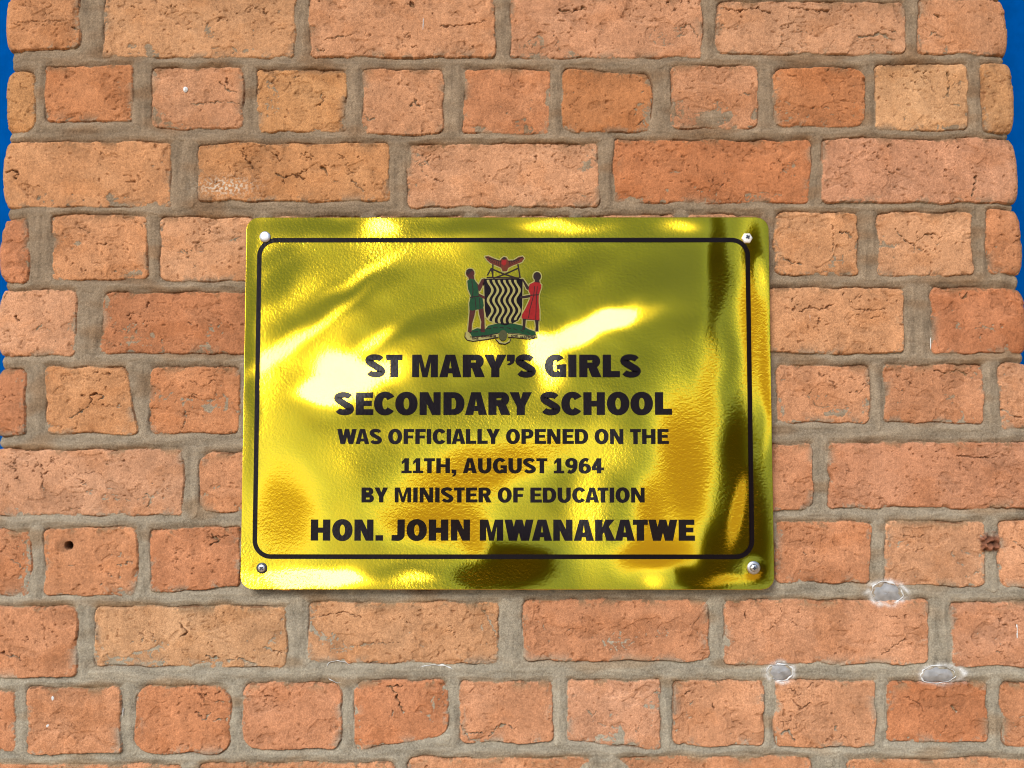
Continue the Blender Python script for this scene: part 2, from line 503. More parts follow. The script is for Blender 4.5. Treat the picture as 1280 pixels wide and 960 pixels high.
def pillar_patch(uax, zax, detail=True):
    U, Z = np.meshgrid(uax.astype(np.float32), zax.astype(np.float32))
    nz, nu = U.shape
    wU = .0018 * pn(U * 33, Z * 33, 1) * 2 + .0009 * pn(U * 120, Z * 120, 2) * (1 + 1.5 * sst(.05, .4, pn(U * 30, Z * 30, 71))) + .0004 * pn(U * 380, Z * 380, 22)
    wZ = .0018 * pn(U * 33, Z * 33, 3) * 2 + .0009 * pn(U * 120, Z * 120, 4) * (1 + 1.5 * sst(.05, .4, pn(U * 30, Z * 30, 72))) + .0004 * pn(U * 380, Z * 380, 24)
    hb = np.full((nz, nu), -1.0, np.float32)
    dm = np.full((nz, nu), .05, np.float32)
    ins = np.zeros((nz, nu), np.float32)
    top = np.zeros((nz, nu), np.float32)
    head = np.zeros((nz, nu), np.float32)
    ident = np.zeros((nz, nu), np.int32)
    for k, (q, colr, rad) in enumerate(BR):
        us = [p[0] for p in q]; zs = [p[1] for p in q]
        i0, i1 = np.searchsorted(uax, [min(us) - .016, max(us) + .016])
        j0, j1 = np.searchsorted(zax, [min(zs) - .016, max(zs) + .016])
        if i0 >= i1 or j0 >= j1: continue
        sl = (slice(j0, j1), slice(i0, i1))
        u = U[sl] + wU[sl]; zz = Z[sl] + wZ[sl]

        def edge(a, b):      # outward distance, corners run clockwise from top left
            ex, ez = b[0] - a[0], b[1] - a[1]
            ln = math.hypot(ex, ez)
            return ((u - a[0]) * (-ez) + (zz - a[1]) * ex) / ln
        et = edge(q[0], q[1]); er = edge(q[1], q[2]); eb = edge(q[2], q[3]); el = edge(q[3], q[0])
        dx = np.maximum(el, er) + rad; dz = np.maximum(et, eb) + rad
        d = np.minimum(np.maximum(dx, dz), 0) + np.hypot(np.maximum(dx, 0), np.maximum(dz, 0)) - rad - .0009
        o = BOFF[k]
        cu, cz = sum(us) / 4, sum(zs) / 4
        base = .0008 * max(o[0], -.6) + .006 * o[1] * (u - cu) * .6 + .012 * o[2] * (zz - cz)
        inn = np.maximum(-d, 0)
        h = base - .0004 * np.exp(-inn / .0010) - np.maximum(d, 0) * 6.0
        near = d < dm[sl]
        dm[sl] = np.where(near, d, dm[sl])
        mxe = np.maximum(np.maximum(et, eb), np.maximum(el, er))
        top[sl] = np.where(near, (et >= mxe - 1e-6) * 1.0, top[sl])
        head[sl] = np.where(near, (np.maximum(el, er) > np.maximum(et, eb)) * 1.0, head[sl])
        win = h > hb[sl]
        hb[sl] = np.where(win, h, hb[sl])
        ins[sl] = np.where(win, inn, ins[sl])
        ident[sl] = np.where(win, k, ident[sl])
    out = np.maximum(dm, 0)
    # ---- mortar
    st_h = pn(U * 13, Z * 110, 5) * .8 + pn(U * 60, Z * 320, 6) * .35
    st_v = pn(U * 120, Z * 16, 7) * .8 + pn(U * 320, Z * 60, 8) * .35
    streak = st_h * (1 - head) + st_v * head
    lump = pn(U * 45, Z * 60, 9)
    hm = -.0013 + .0013 * sst(0, .008, out) + .0013 * streak + .0007 * lump + .0003 * pn(U * 130, Z * 150, 77) + .00025 * pn(U * 300, Z * 300, 10)
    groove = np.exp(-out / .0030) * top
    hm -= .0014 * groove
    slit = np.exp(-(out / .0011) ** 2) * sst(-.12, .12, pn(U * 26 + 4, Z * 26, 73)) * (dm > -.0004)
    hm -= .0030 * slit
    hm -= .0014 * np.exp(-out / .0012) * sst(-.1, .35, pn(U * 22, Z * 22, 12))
    # ---- brick skin
    su = U + .004 * pn(U * 60, Z * 60, 13); sz = Z + .004 * pn(U * 60, Z * 60, 14)
    n15 = pn(U * 15, Z * 15, 15); n60 = pn(U * 60, Z * 60, 16); n200 = pn(U * 210, Z * 210, 17); n500 = pn(U * 560, Z * 480, 18)
    hb = hb + .0006 * n15 + .0004 * n60 + .00028 * n200 + .00018 * n500
    bk = RNG.uniform(0, 1, len(BR)).astype(np.float32)
    rough_b = (0.35 + 0.9 * ((np.arange(len(BR)) * 0.618) % 1))[ident].astype(np.float32)
    reg = sst(.02, .38, pn(U * 17 + 3, Z * 26, 19)) * rough_b
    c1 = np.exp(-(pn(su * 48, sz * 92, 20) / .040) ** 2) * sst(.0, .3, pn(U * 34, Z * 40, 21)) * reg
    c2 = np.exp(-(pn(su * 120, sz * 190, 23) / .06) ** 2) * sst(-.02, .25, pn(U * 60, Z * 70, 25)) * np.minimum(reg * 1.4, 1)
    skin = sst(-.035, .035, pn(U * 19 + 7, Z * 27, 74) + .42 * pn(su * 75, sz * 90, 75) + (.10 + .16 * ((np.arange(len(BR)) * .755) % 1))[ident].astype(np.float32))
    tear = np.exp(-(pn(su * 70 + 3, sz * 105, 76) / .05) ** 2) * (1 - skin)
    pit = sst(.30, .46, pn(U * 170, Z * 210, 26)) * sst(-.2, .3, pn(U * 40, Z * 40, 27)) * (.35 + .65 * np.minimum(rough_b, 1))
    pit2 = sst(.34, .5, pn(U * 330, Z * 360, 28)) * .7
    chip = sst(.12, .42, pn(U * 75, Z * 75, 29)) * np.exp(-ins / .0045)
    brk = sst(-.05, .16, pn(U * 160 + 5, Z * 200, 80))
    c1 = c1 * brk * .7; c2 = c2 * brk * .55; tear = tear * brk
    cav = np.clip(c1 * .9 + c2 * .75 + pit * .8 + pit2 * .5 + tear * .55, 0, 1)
    hb = hb + .0009 * (skin - .6) - .0012 * tear - .0017 * c1 - .0010 * c2 - .0013 * pit - .0006 * pit2 - .0022 * chip
    cw = sst(.560, .586, np.abs(U))
    hb = hb - .0055 * np.exp(-ins / .009) * cw
    hm = hm - .0060 * sst(.562, .582, np.abs(U))
    # ---- carved features
    deep = np.zeros((nz, nu), np.float32)
    if detail:
        marks = [(*on_plane([p[0] for p in pts], [p[1] for p in pts]), hw * .00050, dep) for pts, hw, dep in carve_lines()]
        for pu, pz, hwm, dep in marks + random_tears():
            i0, i1 = np.searchsorted(uax, [pu.min() - .004, pu.max() + .004]); j0, j1 = np.searchsorted(zax, [pz.min() - .004, pz.max() + .004])
            if i0 >= i1 or j0 >= j1: continue
            sl = (slice(j0, j1), slice(i0, i1))
            u = U[sl] + .0016 * pn(U[sl] * 230, Z[sl] * 230, 41) * 2; zz = Z[sl] + .0016 * pn(U[sl] * 230, Z[sl] * 230, 42) * 2
            dd = np.full(u.shape, 1., np.float32)
            for (ax, az), (bx, bz) in zip(zip(pu[:-1], pz[:-1]), zip(pu[1:], pz[1:])):
                ex, ez = bx - ax, bz - az
                t = np.clip(((u - ax) * ex + (zz - az) * ez) / (ex * ex + ez * ez + 1e-12), 0, 1)
                dd = np.minimum(dd, np.hypot(u - ax - t * ex, zz - az - t * ez))
            hwv = hwm * np.clip(1 + 1.7 * pn(U[sl] * 170, Z[sl] * 170, 43), .12, 2.2)
            wgt = 1 - sst(.45, 1.25, dd / np.maximum(hwv, 2e-4))
            hb[sl] -= dep * wgt
            deep[sl] = np.maximum(deep[sl], wgt * min(1, .32 + dep / .005))
    isb = hb > hm + .0002 * pn(U * 260, Z * 260, 30)
    h = np.maximum(hb, hm)
    # ---- colours: the clay and mortar themselves, their dirt and wear, plus shade painted into cracks and pits
    cols = np.array([b[1] for b in BR], np.float32)
    cols = (cols * .72 + np.array(lin(208, 146, 106), np.float32) * .28) * BRICK_K
    C = cols[ident]
    tone = (1 + .24 * n15 + .24 * n60 + .22 * n200 + .28 * n500)[..., None]
    C = C * tone
    mott = sst(.0, .40, pn(U * 20 + 9, Z * 26, 31))[..., None] * .60
    C = C * (1 - mott) + C * np.array([1.10, 1.16, 1.22], np.float32) * mott
    mott2 = sst(.05, .42, pn(U * 18 + 5, Z * 30, 32) + .3 * pn(U * 90, Z * 110, 83))[..., None] * .55
    C = C * (1 - mott2) + C * np.array([.90, .80, .68], np.float32) * mott2
    C = C * (.90 + .12 * skin)[..., None]
    vst = sst(.15, .5, pn(U * 260, Z * 26, 33))[..., None] * .08
    C = C * (1 + vst)
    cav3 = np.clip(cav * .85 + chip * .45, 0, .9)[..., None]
    C = C * (1 - cav3) + np.array([.17, .068, .026], np.float32) * cav3  # dirt in cracks and pits, its dark also painting in shade
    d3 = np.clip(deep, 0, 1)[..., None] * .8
    C = C * (1 - d3) + np.array([.085, .034, .016], np.float32) * d3  # deep marks: dirt plus painted shade the coarse relief lacks
    # grey cement film smeared over brick edges
    film = (np.exp(-(ins / .0055) ** 1.5) * sst(.10, .22, pn(U * 40 + 2, Z * 40, 34) + .35 * pn(U * 260, Z * 260, 79)) * .8)[..., None]
    lowg = sst(PZ + .25, PZ - .40, Z)[..., None]
    M0 = np.array(lin(150, 126, 98), np.float32); M1 = np.array(lin(167, 154, 130), np.float32)
    M = (M0 * (1 - lowg) + M1 * lowg) * MORTAR_K
    M = M * (1 + .40 * streak + .26 * lump + .18 * pn(U * 150, Z * 170, 78) + .40 * pn(U * 500, Z * 500, 35))[..., None]
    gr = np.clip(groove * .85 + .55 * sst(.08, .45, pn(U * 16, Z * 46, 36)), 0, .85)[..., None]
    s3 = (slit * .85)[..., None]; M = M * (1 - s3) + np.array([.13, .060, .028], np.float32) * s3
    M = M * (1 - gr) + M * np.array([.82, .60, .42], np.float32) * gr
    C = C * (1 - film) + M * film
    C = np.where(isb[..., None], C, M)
    if detail:
        # whitish lime bloom soaked into the surface round the filled holes
        for px_, py_, rx_, rz_ in ((1108, 741, 20, 12.5), (975, 840, 15, 10.5), (1172, 843, 22, 10)):
            hu, hz = on_plane([float(px_)], [float(py_)])
            e_ = np.hypot((U - hu[0]) / (rx_ * .00092), (Z - hz[0]) / (rz_ * .00092)) + .25 * pn(U * 90, Z * 90, 81)
            bl = np.exp(-np.abs((e_ - 1.10) / .22) ** 1.5) * np.clip(.62 + 1.3 * pn(U * 160, Z * 160, 82), 0, 1) * .8
            C = C * (1 - bl[..., None]) + np.array([.60, .60, .58], np.float32) * bl[..., None]
        # drilled hole
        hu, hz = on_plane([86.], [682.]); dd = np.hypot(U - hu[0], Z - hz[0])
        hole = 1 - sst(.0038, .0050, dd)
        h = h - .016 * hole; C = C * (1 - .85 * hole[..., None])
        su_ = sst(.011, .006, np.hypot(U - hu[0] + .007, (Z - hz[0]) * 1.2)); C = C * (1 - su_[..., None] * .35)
        # crumbled rusty patch in the joint beside the lower right brick
        hu, hz = on_plane([1228.], [679.])
        dd = np.hypot((U - hu[0]) / 1.0, (Z - hz[0]) / 1.15) + .006 * pn(U * 120, Z * 120, 51)
        rp = 1 - sst(.008, .0115, dd)
        clod = pn(U * 210, Z * 210, 52)
        h = h + rp * (.0025 + .0075 * clod)
        C = C * (1 - rp[..., None]) + np.array([.16, .065, .035], np.float32) * (1 + 1.3 * clod[..., None]) * rp[..., None]
        # pale scratches and powdery scrawl on the clay
        hu, hz = on_plane([282.], [233.])
        scr = sst(.0, .15, pn(U * 330, Z * 330, 53)) * np.exp(-(((U - hu[0]) / .028) ** 2 + ((Z - hz[0]) / .009) ** 2)) * .8
        C = C * (1 - scr[..., None]) + np.array([.55, .50, .40], np.float32) * scr[..., None]
    return U, Z, h, np.clip(C, .004, .9)


BRICK_K, MORTAR_K = np.array([.64, .715, .73], np.float32), np.array([.66, .70, .76], np.float32)


def unroll(U, h, Zv):
    """surface position of unrolled coordinate u raised by h"""
    a, b = XL + RC, XR - RC
    x = np.empty_like(U); y = np.empty_like(U)
    f = (U >= a) & (U <= b)
    x[f] = U[f]; y[f] = -h[f]
    for sgn, lim in ((-1, a), (1, b)):
        s = (lim - U) if sgn < 0 else (U - lim)
        arc = (s > 0) & (s <= ARC)
        th = s[arc] / RC
        x[arc] = lim + sgn * np.sin(th) * (RC + h[arc]); y[arc] = RC - np.cos(th) * (RC + h[arc])
        sd_ = s > ARC
        x[sd_] = lim + sgn * (RC + h[sd_]); y[sd_] = RC + (s[sd_] - ARC)
    x = x + np.where(x > 0, .019, .0) * (1.766 - Zv) / .58 * np.minimum(np.abs(x) / .585, 1) ** 6      # the pillar is a little out of plumb
    return x, y


def axis(parts):
    out = []
    for a, b, st in parts:
        n = max(2, int(round((b - a) / st)))
        out.append(np.linspace(a, b, n, endpoint=False))
    out.append(np.array([parts[-1][1]]))
    return np.concatenate(out)


STEP = 0.00078
umin, umax = XL + RC - ARC - SIDE, XR - RC + ARC + SIDE
fine_u = axis([(umin, XL - .03, .004), (XL - .03, XR + .03, STEP), (XR + .03, umax, .004)])
coarse_u = axis([(umin, XL - .03, .006), (XL - .03, XL + .04, .002), (XL + .04, XR - .04, .005), (XR - .04, XR + .03, .002), (XR + .03, umax, .006)])
zhi = float(on_plane([640.], [-30.])[1][0]); zlo = float(on_plane([640.], [990.])[1][0])
Vs, Qs, Cs, base = [], [], [], 0
for ua, za, det in ((fine_u, axis([(zlo, zhi, STEP)]), True),
                    (coarse_u, axis([(0.0, zlo, .004)]), False),
                    (coarse_u, axis([(zhi, ZTOP_ALL, .004)]), False)):
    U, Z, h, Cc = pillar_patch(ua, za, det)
    x, y = unroll(U, h, Z)
    Vs.append(np.stack([x, y, Z], -1).reshape(-1, 3)); Cs.append(Cc.reshape(-1, 3))
    Qs.append(grid_quads(U.shape[0], U.shape[1], base)); base += U.size
me = mesh_np('brick_pillar', np.concatenate(Vs), np.concatenate(Qs))
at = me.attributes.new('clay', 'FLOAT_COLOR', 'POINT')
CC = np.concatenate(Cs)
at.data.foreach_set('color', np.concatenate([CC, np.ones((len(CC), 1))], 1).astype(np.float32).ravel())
mt, t, b = mat_new('weathered_brick')
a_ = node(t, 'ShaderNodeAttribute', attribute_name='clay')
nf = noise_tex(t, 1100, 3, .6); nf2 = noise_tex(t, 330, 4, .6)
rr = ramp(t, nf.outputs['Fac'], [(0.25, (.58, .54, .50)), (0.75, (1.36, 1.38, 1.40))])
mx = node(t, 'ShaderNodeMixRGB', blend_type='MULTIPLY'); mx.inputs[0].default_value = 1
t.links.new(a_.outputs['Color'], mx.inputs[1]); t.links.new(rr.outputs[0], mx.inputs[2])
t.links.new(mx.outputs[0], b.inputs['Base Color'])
b.inputs['Roughness'].default_value = .93
b.inputs['Specular IOR Level'].default_value = .2
bp = node(t, 'ShaderNodeBump'); bp.inputs['Strength'].default_value = .35; bp.inputs['Distance'].default_value = .0004
t.links.new(nf2.outputs['Fac'], bp.inputs['Height'])
t.links.new(bp.outputs[0], b.inputs['Normal'])
pillar = link('brick_pillar', me, mt)
tag(pillar, 'weathered orange brick pillar with grey mortar joints carrying the gold plaque', 'brick pillar')

# plugged holes with lime rims, thin lime rings and paint specks on the pillar
plug_m = simple_mat('grey_filler', (.25, .245, .24), .30, nscale=120, namp=.25, bump=.3, bdist=.001)
lime_m = simple_mat('white_lime', (.56, .56, .545), .9, nscale=500, namp=.12, bump=.6, bdist=.001)


def blob_disc(cx, cz, rx, rz, yb, hgt, seed, name, mat, parent, rings=9, seg=40):
    V = []; Q = []
    rs = np.random.RandomState(seed)
    ph = rs.rand(6) * 6.28
    for r in range(rings + 1):
        f = r / rings
        for s in range(seg):
            a = s / seg * 2 * math.pi
            wob = 1 + .06 * math.sin(2 * a + ph[0]) + .05 * math.sin(3 * a + ph[1]) + .04 * math.sin(7 * a + ph[2])
            hh = hgt * (1 - f ** 2.2) + .0002 * math.sin(f * 4 + 2 * a + ph[3])
            V.append((cx + rx * f * wob * math.cos(a), yb - hh, cz + rz * f * wob * math.sin(a)))
    for r in range(rings):
        for s in range(seg):
            Q.append((r * seg + s, r * seg + (s + 1) % seg, (r + 1) * seg + (s + 1) % seg, (r + 1) * seg + s))
    return link(name, mesh_np(name, V, Q), mat, parent)


def crust(cx, cz, rx, rz, yb, wid, hgt, a0, a1, seed, name, mat, parent, seg=90):
    """rough raised bead along an ellipse"""
    rs = np.random.RandomState(seed)
    ph = rs.rand(8) * 6.28
    V = []; Q = []
    prof = 7
    for s in range(seg + 1):
        a = a0 + (a1 - a0) * s / seg
        wob = 1 + .06 * math.sin(2 * a + ph[0]) + .05 * math.sin(3 * a + ph[1]) + .03 * math.sin(9 * a + ph[2])
        ww = wid * (.75 + .35 * math.sin(5 * a + ph[3]) + .25 * math.sin(11 * a + ph[4]) + rs.uniform(-.2, .2))
        if a1 - a0 < 6.2: ww *= min(1, 8 * min(s / seg, 1 - s / seg) + .15)
        ww *= .25 + 1.2 * max(0, math.sin(2.3 * a + ph[5]) * math.sin(3.7 * a + ph[6]) + .45)
        ww = max(ww, wid * .06)
        for p in range(prof):
            f = p / (prof - 1) * 2 - 1
            rr_ = f * ww
            V.append((cx + (rx * wob + rr_) * math.cos(a), yb - hgt * (1 - f * f) * (.7 + .3 * rs.rand()), cz + (rz * wob + rr_) * math.sin(a)))
    for s in range(seg):
        for p in range(prof - 1):
            i = s * prof + p
            Q.append((i, i + 1, i + 1 + prof, i + prof))
    return link(name, mesh_np(name, V, Q), mat, parent)


for k, (px, py, rx, rz) in enumerate(((1108, 741, 20, 12.5), (975, 840, 15, 10.5), (1172, 843, 22, 10))):
    x, zc = on_plane([float(px)], [float(py)])
    p = blob_disc(x[0], zc[0], rx * .00092, rz * .00092, .0014, .0030, 20 + k, 'filled_hole', plug_m, pillar)
    crust(x[0], zc[0], rx * .00092, rz * .00092, -.0002, .00065, .0009, 0, 2 * math.pi, 30 + k, 'lime_rim', lime_m, p)
for k, (px, py, rx, rz, a0, a1) in enumerate(((424, 838, 15, 12, .5, 2.7), (424, 840, 16, 13, 3.6, 5.6), (545, 840, 20, 9, .35, 2.7))):
    x, zc = on_plane([float(px)], [float(py)])
    crust(x[0], zc[0], rx * .00092, rz * .00092, .0012, .0009, .0016, a0, a1, 40 + k, 'lime_trace', lime_m, pillar)
x, zc = on_plane([232.], [112.])
blob_disc(x[0], zc[0], .0026, .0036, -.0004, .0012, 60, 'paint_speck', lime_m, pillar, 4, 16)
for k, (px, py, rx, rz) in enumerate(((529, 31, .9, 11), (1163, 430, .6, 8), (1271, 788, 1.0, 11), (1102, 598, .6, 13), (154, 890, .6, 6), (60, 907, 2.0, 3), (66, 873, 2.0, 3), (1012, 396, .6, 8))):
    x, zc = on_plane([float(px)], [float(py)])
    blob_disc(x[0], zc[0], rx * .0009, rz * .0009, -.0004, .0008, 61 + k, 'paint_speck', lime_m, pillar, 4, 14)

# ------------------------------------------------------------------ gold plaque
PW, PH, PR = .594 / 2, .419 / 2, .0145
gold, t, b = mat_new('embossed_gold_foil')
b.inputs['Metallic'].default_value = 1
b.inputs['Base Color'].default_value = (.72, .49, .007, 1)
b.inputs['Roughness'].default_value = .20
b.inputs['Coat Weight'].default_value = .5
b.inputs['Coat Roughness'].default_value = .08
fa = node(t, 'ShaderNodeAttribute', attribute_name='foil_wave')
n1 = noise_tex(t, 400, 2.5, .55)
n2 = noise_tex(t, 7, 2, .5)
mod = ramp(t, n2.outputs['Fac'], [(.35, (.25,) * 3), (.62, (1,) * 3)])
mm = node(t, 'ShaderNodeMath', operation='MULTIPLY')
t.links.new(n1.outputs['Fac'], mm.inputs[0]); t.links.new(mod.outputs[0], mm.inputs[1])
bp = node(t, 'ShaderNodeBump'); bp.inputs['Strength'].default_value = 1.0; bp.inputs['Distance'].default_value = .00038
t.links.new(mm.outputs[0], bp.inputs['Height'])
t.links.new(fa.outputs['Vector'], bp.inputs['Normal'])
t.links.new(bp.outputs[0], b.inputs['Normal'])
t.links.new(bp.outputs[0], b.inputs['Coat Normal'])

# x (px on the printed sheet as photographed), z, sizes, rotation: normals of the flat sheet aimed by hand so chosen reflections land here
SUNDIR = (SUN_AZ, SUN_EL)
WOOD, SOIL, ZENITH = (60, 7.5), (8, -12.0), (36, 64.0)
mirror_aims = [
    # cx, cy, sx, sy, rot, (az, el) of what the spot is aimed to mirror, weight
    (430, 372, 85, 18, 28, ZENITH, .75), (540, 402, 70, 11, 20, ZENITH, .7), (350, 350, 34, 16, 40, ZENITH, .7), (345, 320, 26, 10, 30, ZENITH, .5),
    (690, 350, 80, 17, 22, ZENITH, .95), (820, 345, 60, 28, 15, ZENITH, .9), (760, 335, 60, 18, 14, SOIL, .0),
    (870, 405, 40, 15, 10, ZENITH, .8), (560, 500, 120, 14, 12, ZENITH, .45), (480, 620, 30, 60, 10, ZENITH, .3),
    (600, 590, 80, 42, 10, SOIL, .95), (560, 655, 60, 22, 0, SOIL, .9), (356, 640, 56, 90, 0, (4, -7), .93),
    (735, 640, 24, 85, -4, (-4, 24), .9), (760, 560, 40, 30, -20, (-6, 30), .7), (560, 305, 60, 14, 15, (-4, 30), .5),
    (856, 580, 44, 108, 3, SOIL, 1.0), (815, 695, 55, 30, 0, SOIL, 1.0), (810, 640, 24, 40, 0, SOIL, .9),
    (898, 345, 17, 105, 1, WOOD, 1.0), (912, 470, 14, 70, 0, ZENITH, .9), (917, 560, 15, 70, 0, WOOD, .95), (939, 390, 18, 130, 0, SOIL, .95), (888, 480, 18, 60, 0, SOIL, .7),
    (945, 320, 16, 40, 0, WOOD, .75), (940, 645, 28, 90, 6, WOOD, 1.0), (900, 695, 24, 66, -18, WOOD, .95), (921, 640, 9, 40, -12, SOIL, .9), (905, 725, 40, 8, 0, SOIL, .7),
    (956, 470, 7, 90, 0, SOIL, .9),
    (650, 705, 58, 33, 0, WOOD, 1.0), (600, 722, 44, 15, 0, WOOD, .9), (590, 680, 20, 20, 0, SOIL, .8),
    (500, 714, 40, 8, 0, ZENITH, .5), (860, 722, 30, 14, 0, WOOD, .7),
    (520, 640, 70, 45, 5, SOIL, .8), (690, 560, 60, 26, 8, SOIL, .6), (312, 420, 10, 150, 0, ZENITH, .8), (400, 283, 70, 12, 0, ZENITH, .8), (590, 285, 60, 10, 0, ZENITH, .8),
    (425, 470, 30, 36, 30, SUNDIR, 1.0), (470, 425, 30, 10, 30, SUNDIR, .6), (398, 492, 24, 14, 0, SUNDIR, .85), (470, 470, 40, 18, 20, SUNDIR, .6),
    (728, 414, 58, 15, 27, SUNDIR, 1.0), (765, 398, 26, 13, 20, SUNDIR, 1.0), (676, 436, 18, 22, 20, SUNDIR, .9), (690, 470, 24, 24, 0, SUNDIR, .7),
    (800, 395, 30, 10, 10, SUNDIR, .5), (390, 723, 62, 12, 0, SUNDIR, 1.0), (475, 285, 26, 12, 0, SUNDIR, .7), (700, 284, 60, 8, 0, SUNDIR, .6),
    (850, 285, 26, 10, 0, SUNDIR, .65), (345, 440, 60, 9, 38, SUNDIR, .5), (410, 400, 60, 7, 38, SUNDIR, .5), (450, 345, 50, 7, 30, SUNDIR, .5),
    (820, 725, 22, 12, 0, SUNDIR, .55), (520, 722, 26, 8, 0, SUNDIR, .5), (952, 345, 8, 20, 0, SUNDIR, .6), (610, 440, 20, 14, 0, SUNDIR, .45),
]


def plaque_px(x, z):
    """photograph coordinates of a point of the plaque face (to read the table of aimed normals)"""
    P = np.stack([x, np.full_like(x, FACE_Y), z + PZ], -1) - CAM
    q = P @ CM
    return 640 + F_PX * q[..., 0] / q[..., 1], 480 - F_PX * q[..., 2] / q[..., 1]


def foil_normals(x, z):
    px, py = plaque_px(x, z)
    az0 = np.degrees(np.arctan((px - 640) / F_PX)); el0 = np.degrees(np.arctan((535 - py) / F_PX))
    az = az0 + 20 + 2 * sst(700, 900, px)
    el = 42 + 0 * el0
    dg = (px * .82 + py * .57) / 90, (-px * .57 + py * .82) / 34
    el = el + 22 * pn(dg[0], dg[1], 61) + 10 * pn(dg[0] * 2.3, dg[1] * 2.2, 62)
    az = az + 18 * pn(px / 70, py / 70, 63)
    el = el - .5 * sst(760, 890, px) * (el - 46); az = az - .5 * sst(760, 890, px) * (az - az0 - 22)
    wx = px + 9 * pn(px / 55, py / 55, 64); wy = py + 9 * pn(px / 45, py / 45, 65)
    for cx, cy, sx, sy, rt, (ta, te), wt in mirror_aims:
        cr, sr = math.cos(math.radians(rt)), math.sin(math.radians(rt))
        u = ((wx - cx) * cr - (wy - cy) * sr) / sx; v = ((wx - cx) * sr + (wy - cy) * cr) / sy
        g = wt * np.exp(-(u * u + v * v) ** 1.5 * .7)
        el = el * (1 - g) + te * g
        if ta is not None: az = az * (1 - g) + ta * g
    # dimple under the lower right screw
    dx, dy = px - 942, py - 709.5
    rr_ = np.hypot(dx, dy); g = np.exp(-((rr_ - 11) / 5) ** 2)
    el += g * 26 * (-dy / np.maximum(rr_, 1)); az += g * 26 * (dx / np.maximum(rr_, 1))
    # crinkles in the lower left corner
    g = np.exp(-(((px - 316) / 18) ** 2 + ((py - 712) / 26) ** 2)); el += g * 22 * pn(px / 7 + py / 22, py / 20, 66) * 2
    tz = np.radians((el - el0) / 2); tx = np.radians((az - az0) / 2)
    # right-hand side mirrors to the right: tilt the sheet's normal
    N = np.stack([np.tan(tx), -np.ones_like(tx), np.tan(tz)], -1)
    return N / np.linalg.norm(N, axis=-1, keepdims=True)


plaque = bpy.data.objects.new('commemorative_plaque', None)
COL.objects.link(plaque)
plaque.location = (0, 0, PZ)
plaque.empty_display_size = .1
tag(plaque, 'shiny gold rectangular plaque with black lettering screwed to the brick pillar', 'plaque')


def plaque_panel():
    b0 = .0006
    W, H, R = PW - b0, PH - b0, PR - b0
    za = np.concatenate([np.linspace(-H, -H + R, 14, endpoint=False), np.linspace(-H + R, H - R, 190, endpoint=False), np.linspace(H - R, H, 15)])
    sa = np.linspace(-1, 1, 300)
    ov = np.maximum(np.abs(za) - (H - R), 0)
    hw = W - R + np.sqrt(np.maximum(R * R - ov * ov, 0))
    X = sa[None, :] * hw[:, None]; Z = np.repeat(za[:, None], len(sa), 1)
    nz, nu = X.shape
    V = np.stack([X, np.full_like(X, FACE_Y), Z], -1).reshape(-1, 3)
    N = foil_normals(X, Z).reshape(-1, 3)
    Q = [tuple(q) for q in grid_quads(nz, nu)]
    loop = [j for j in range(nu)] + [r * nu + nu - 1 for r in range(1, nz)] + [(nz - 1) * nu + j for j in range(nu - 2, -1, -1)] + [r * nu for r in range(nz - 2, 0, -1)]
    V = list(map(tuple, V)); N = list(map(tuple, N))
    prev = loop
    for off, dy in ((.00045, .00015), (b0, .0006), (b0, .003), (-.002, .003)):
        cur = []
        for i in loop:
            x, y, z_ = V[i]
            cxx = max(-(W - R), min(W - R, x)); czz = max(-(H - R), min(H - R, z_))
            nx, nzv = x - cxx, z_ - czz
            ln = math.hypot(nx, nzv) or 1
            nx, nzv = nx / ln, nzv / ln
            if nx == 0 and nzv == 0: nx = 1
            cur.append(len(V)); V.append((x + nx * off, FACE_Y + dy, z_ + nzv * off))
            ny = -1 if dy < .0003 else -.4 if dy < .001 else 0
            vv = Vector((nx, ny, nzv)).normalized(); N.append(tuple(vv))
        for k in range(len(loop)):
            k2 = (k + 1) % len(loop)
            Q.append((prev[k], prev[k2], cur[k2], cur[k]))
        prev = cur
    Qa = np.array(Q)
    me = mesh_np('panel', V, Qa)
    at = me.attributes.new('foil_wave', 'FLOAT_VECTOR', 'POINT')
    at.data.foreach_set('vector', np.array(N, np.float32).ravel())
    o = link('panel', me, gold, plaque)
    return o


panel = plaque_panel()

# ---- flat printed shapes lie just in front of the foil
ink, t, b = mat_new('black_print')
b.inputs['Base Color'].default_value = (.007, .004, .0045, 1)
b.inputs['Roughness'].default_value = .35
b.inputs['Specular IOR Level'].default_value = .13
n1 = noise_tex(t, 330, 2, .5)
bp = node(t, 'ShaderNodeBump'); bp.inputs['Strength'].default_value = .8; bp.inputs['Distance'].default_value = .0004
fa = node(t, 'ShaderNodeAttribute', attribute_name='foil_wave'); t.links.new(fa.outputs['Vector'], bp.inputs['Normal'])
t.links.new(n1.outputs['Fac'], bp.inputs['Height']); t.links.new(bp.outputs[0], b.inputs['Normal'])


def print_mat(name, col, rough=.4):
    return simple_mat(name, col, rough, nscale=330, namp=.12, bump=.5, bdist=.0003, spec=.15)


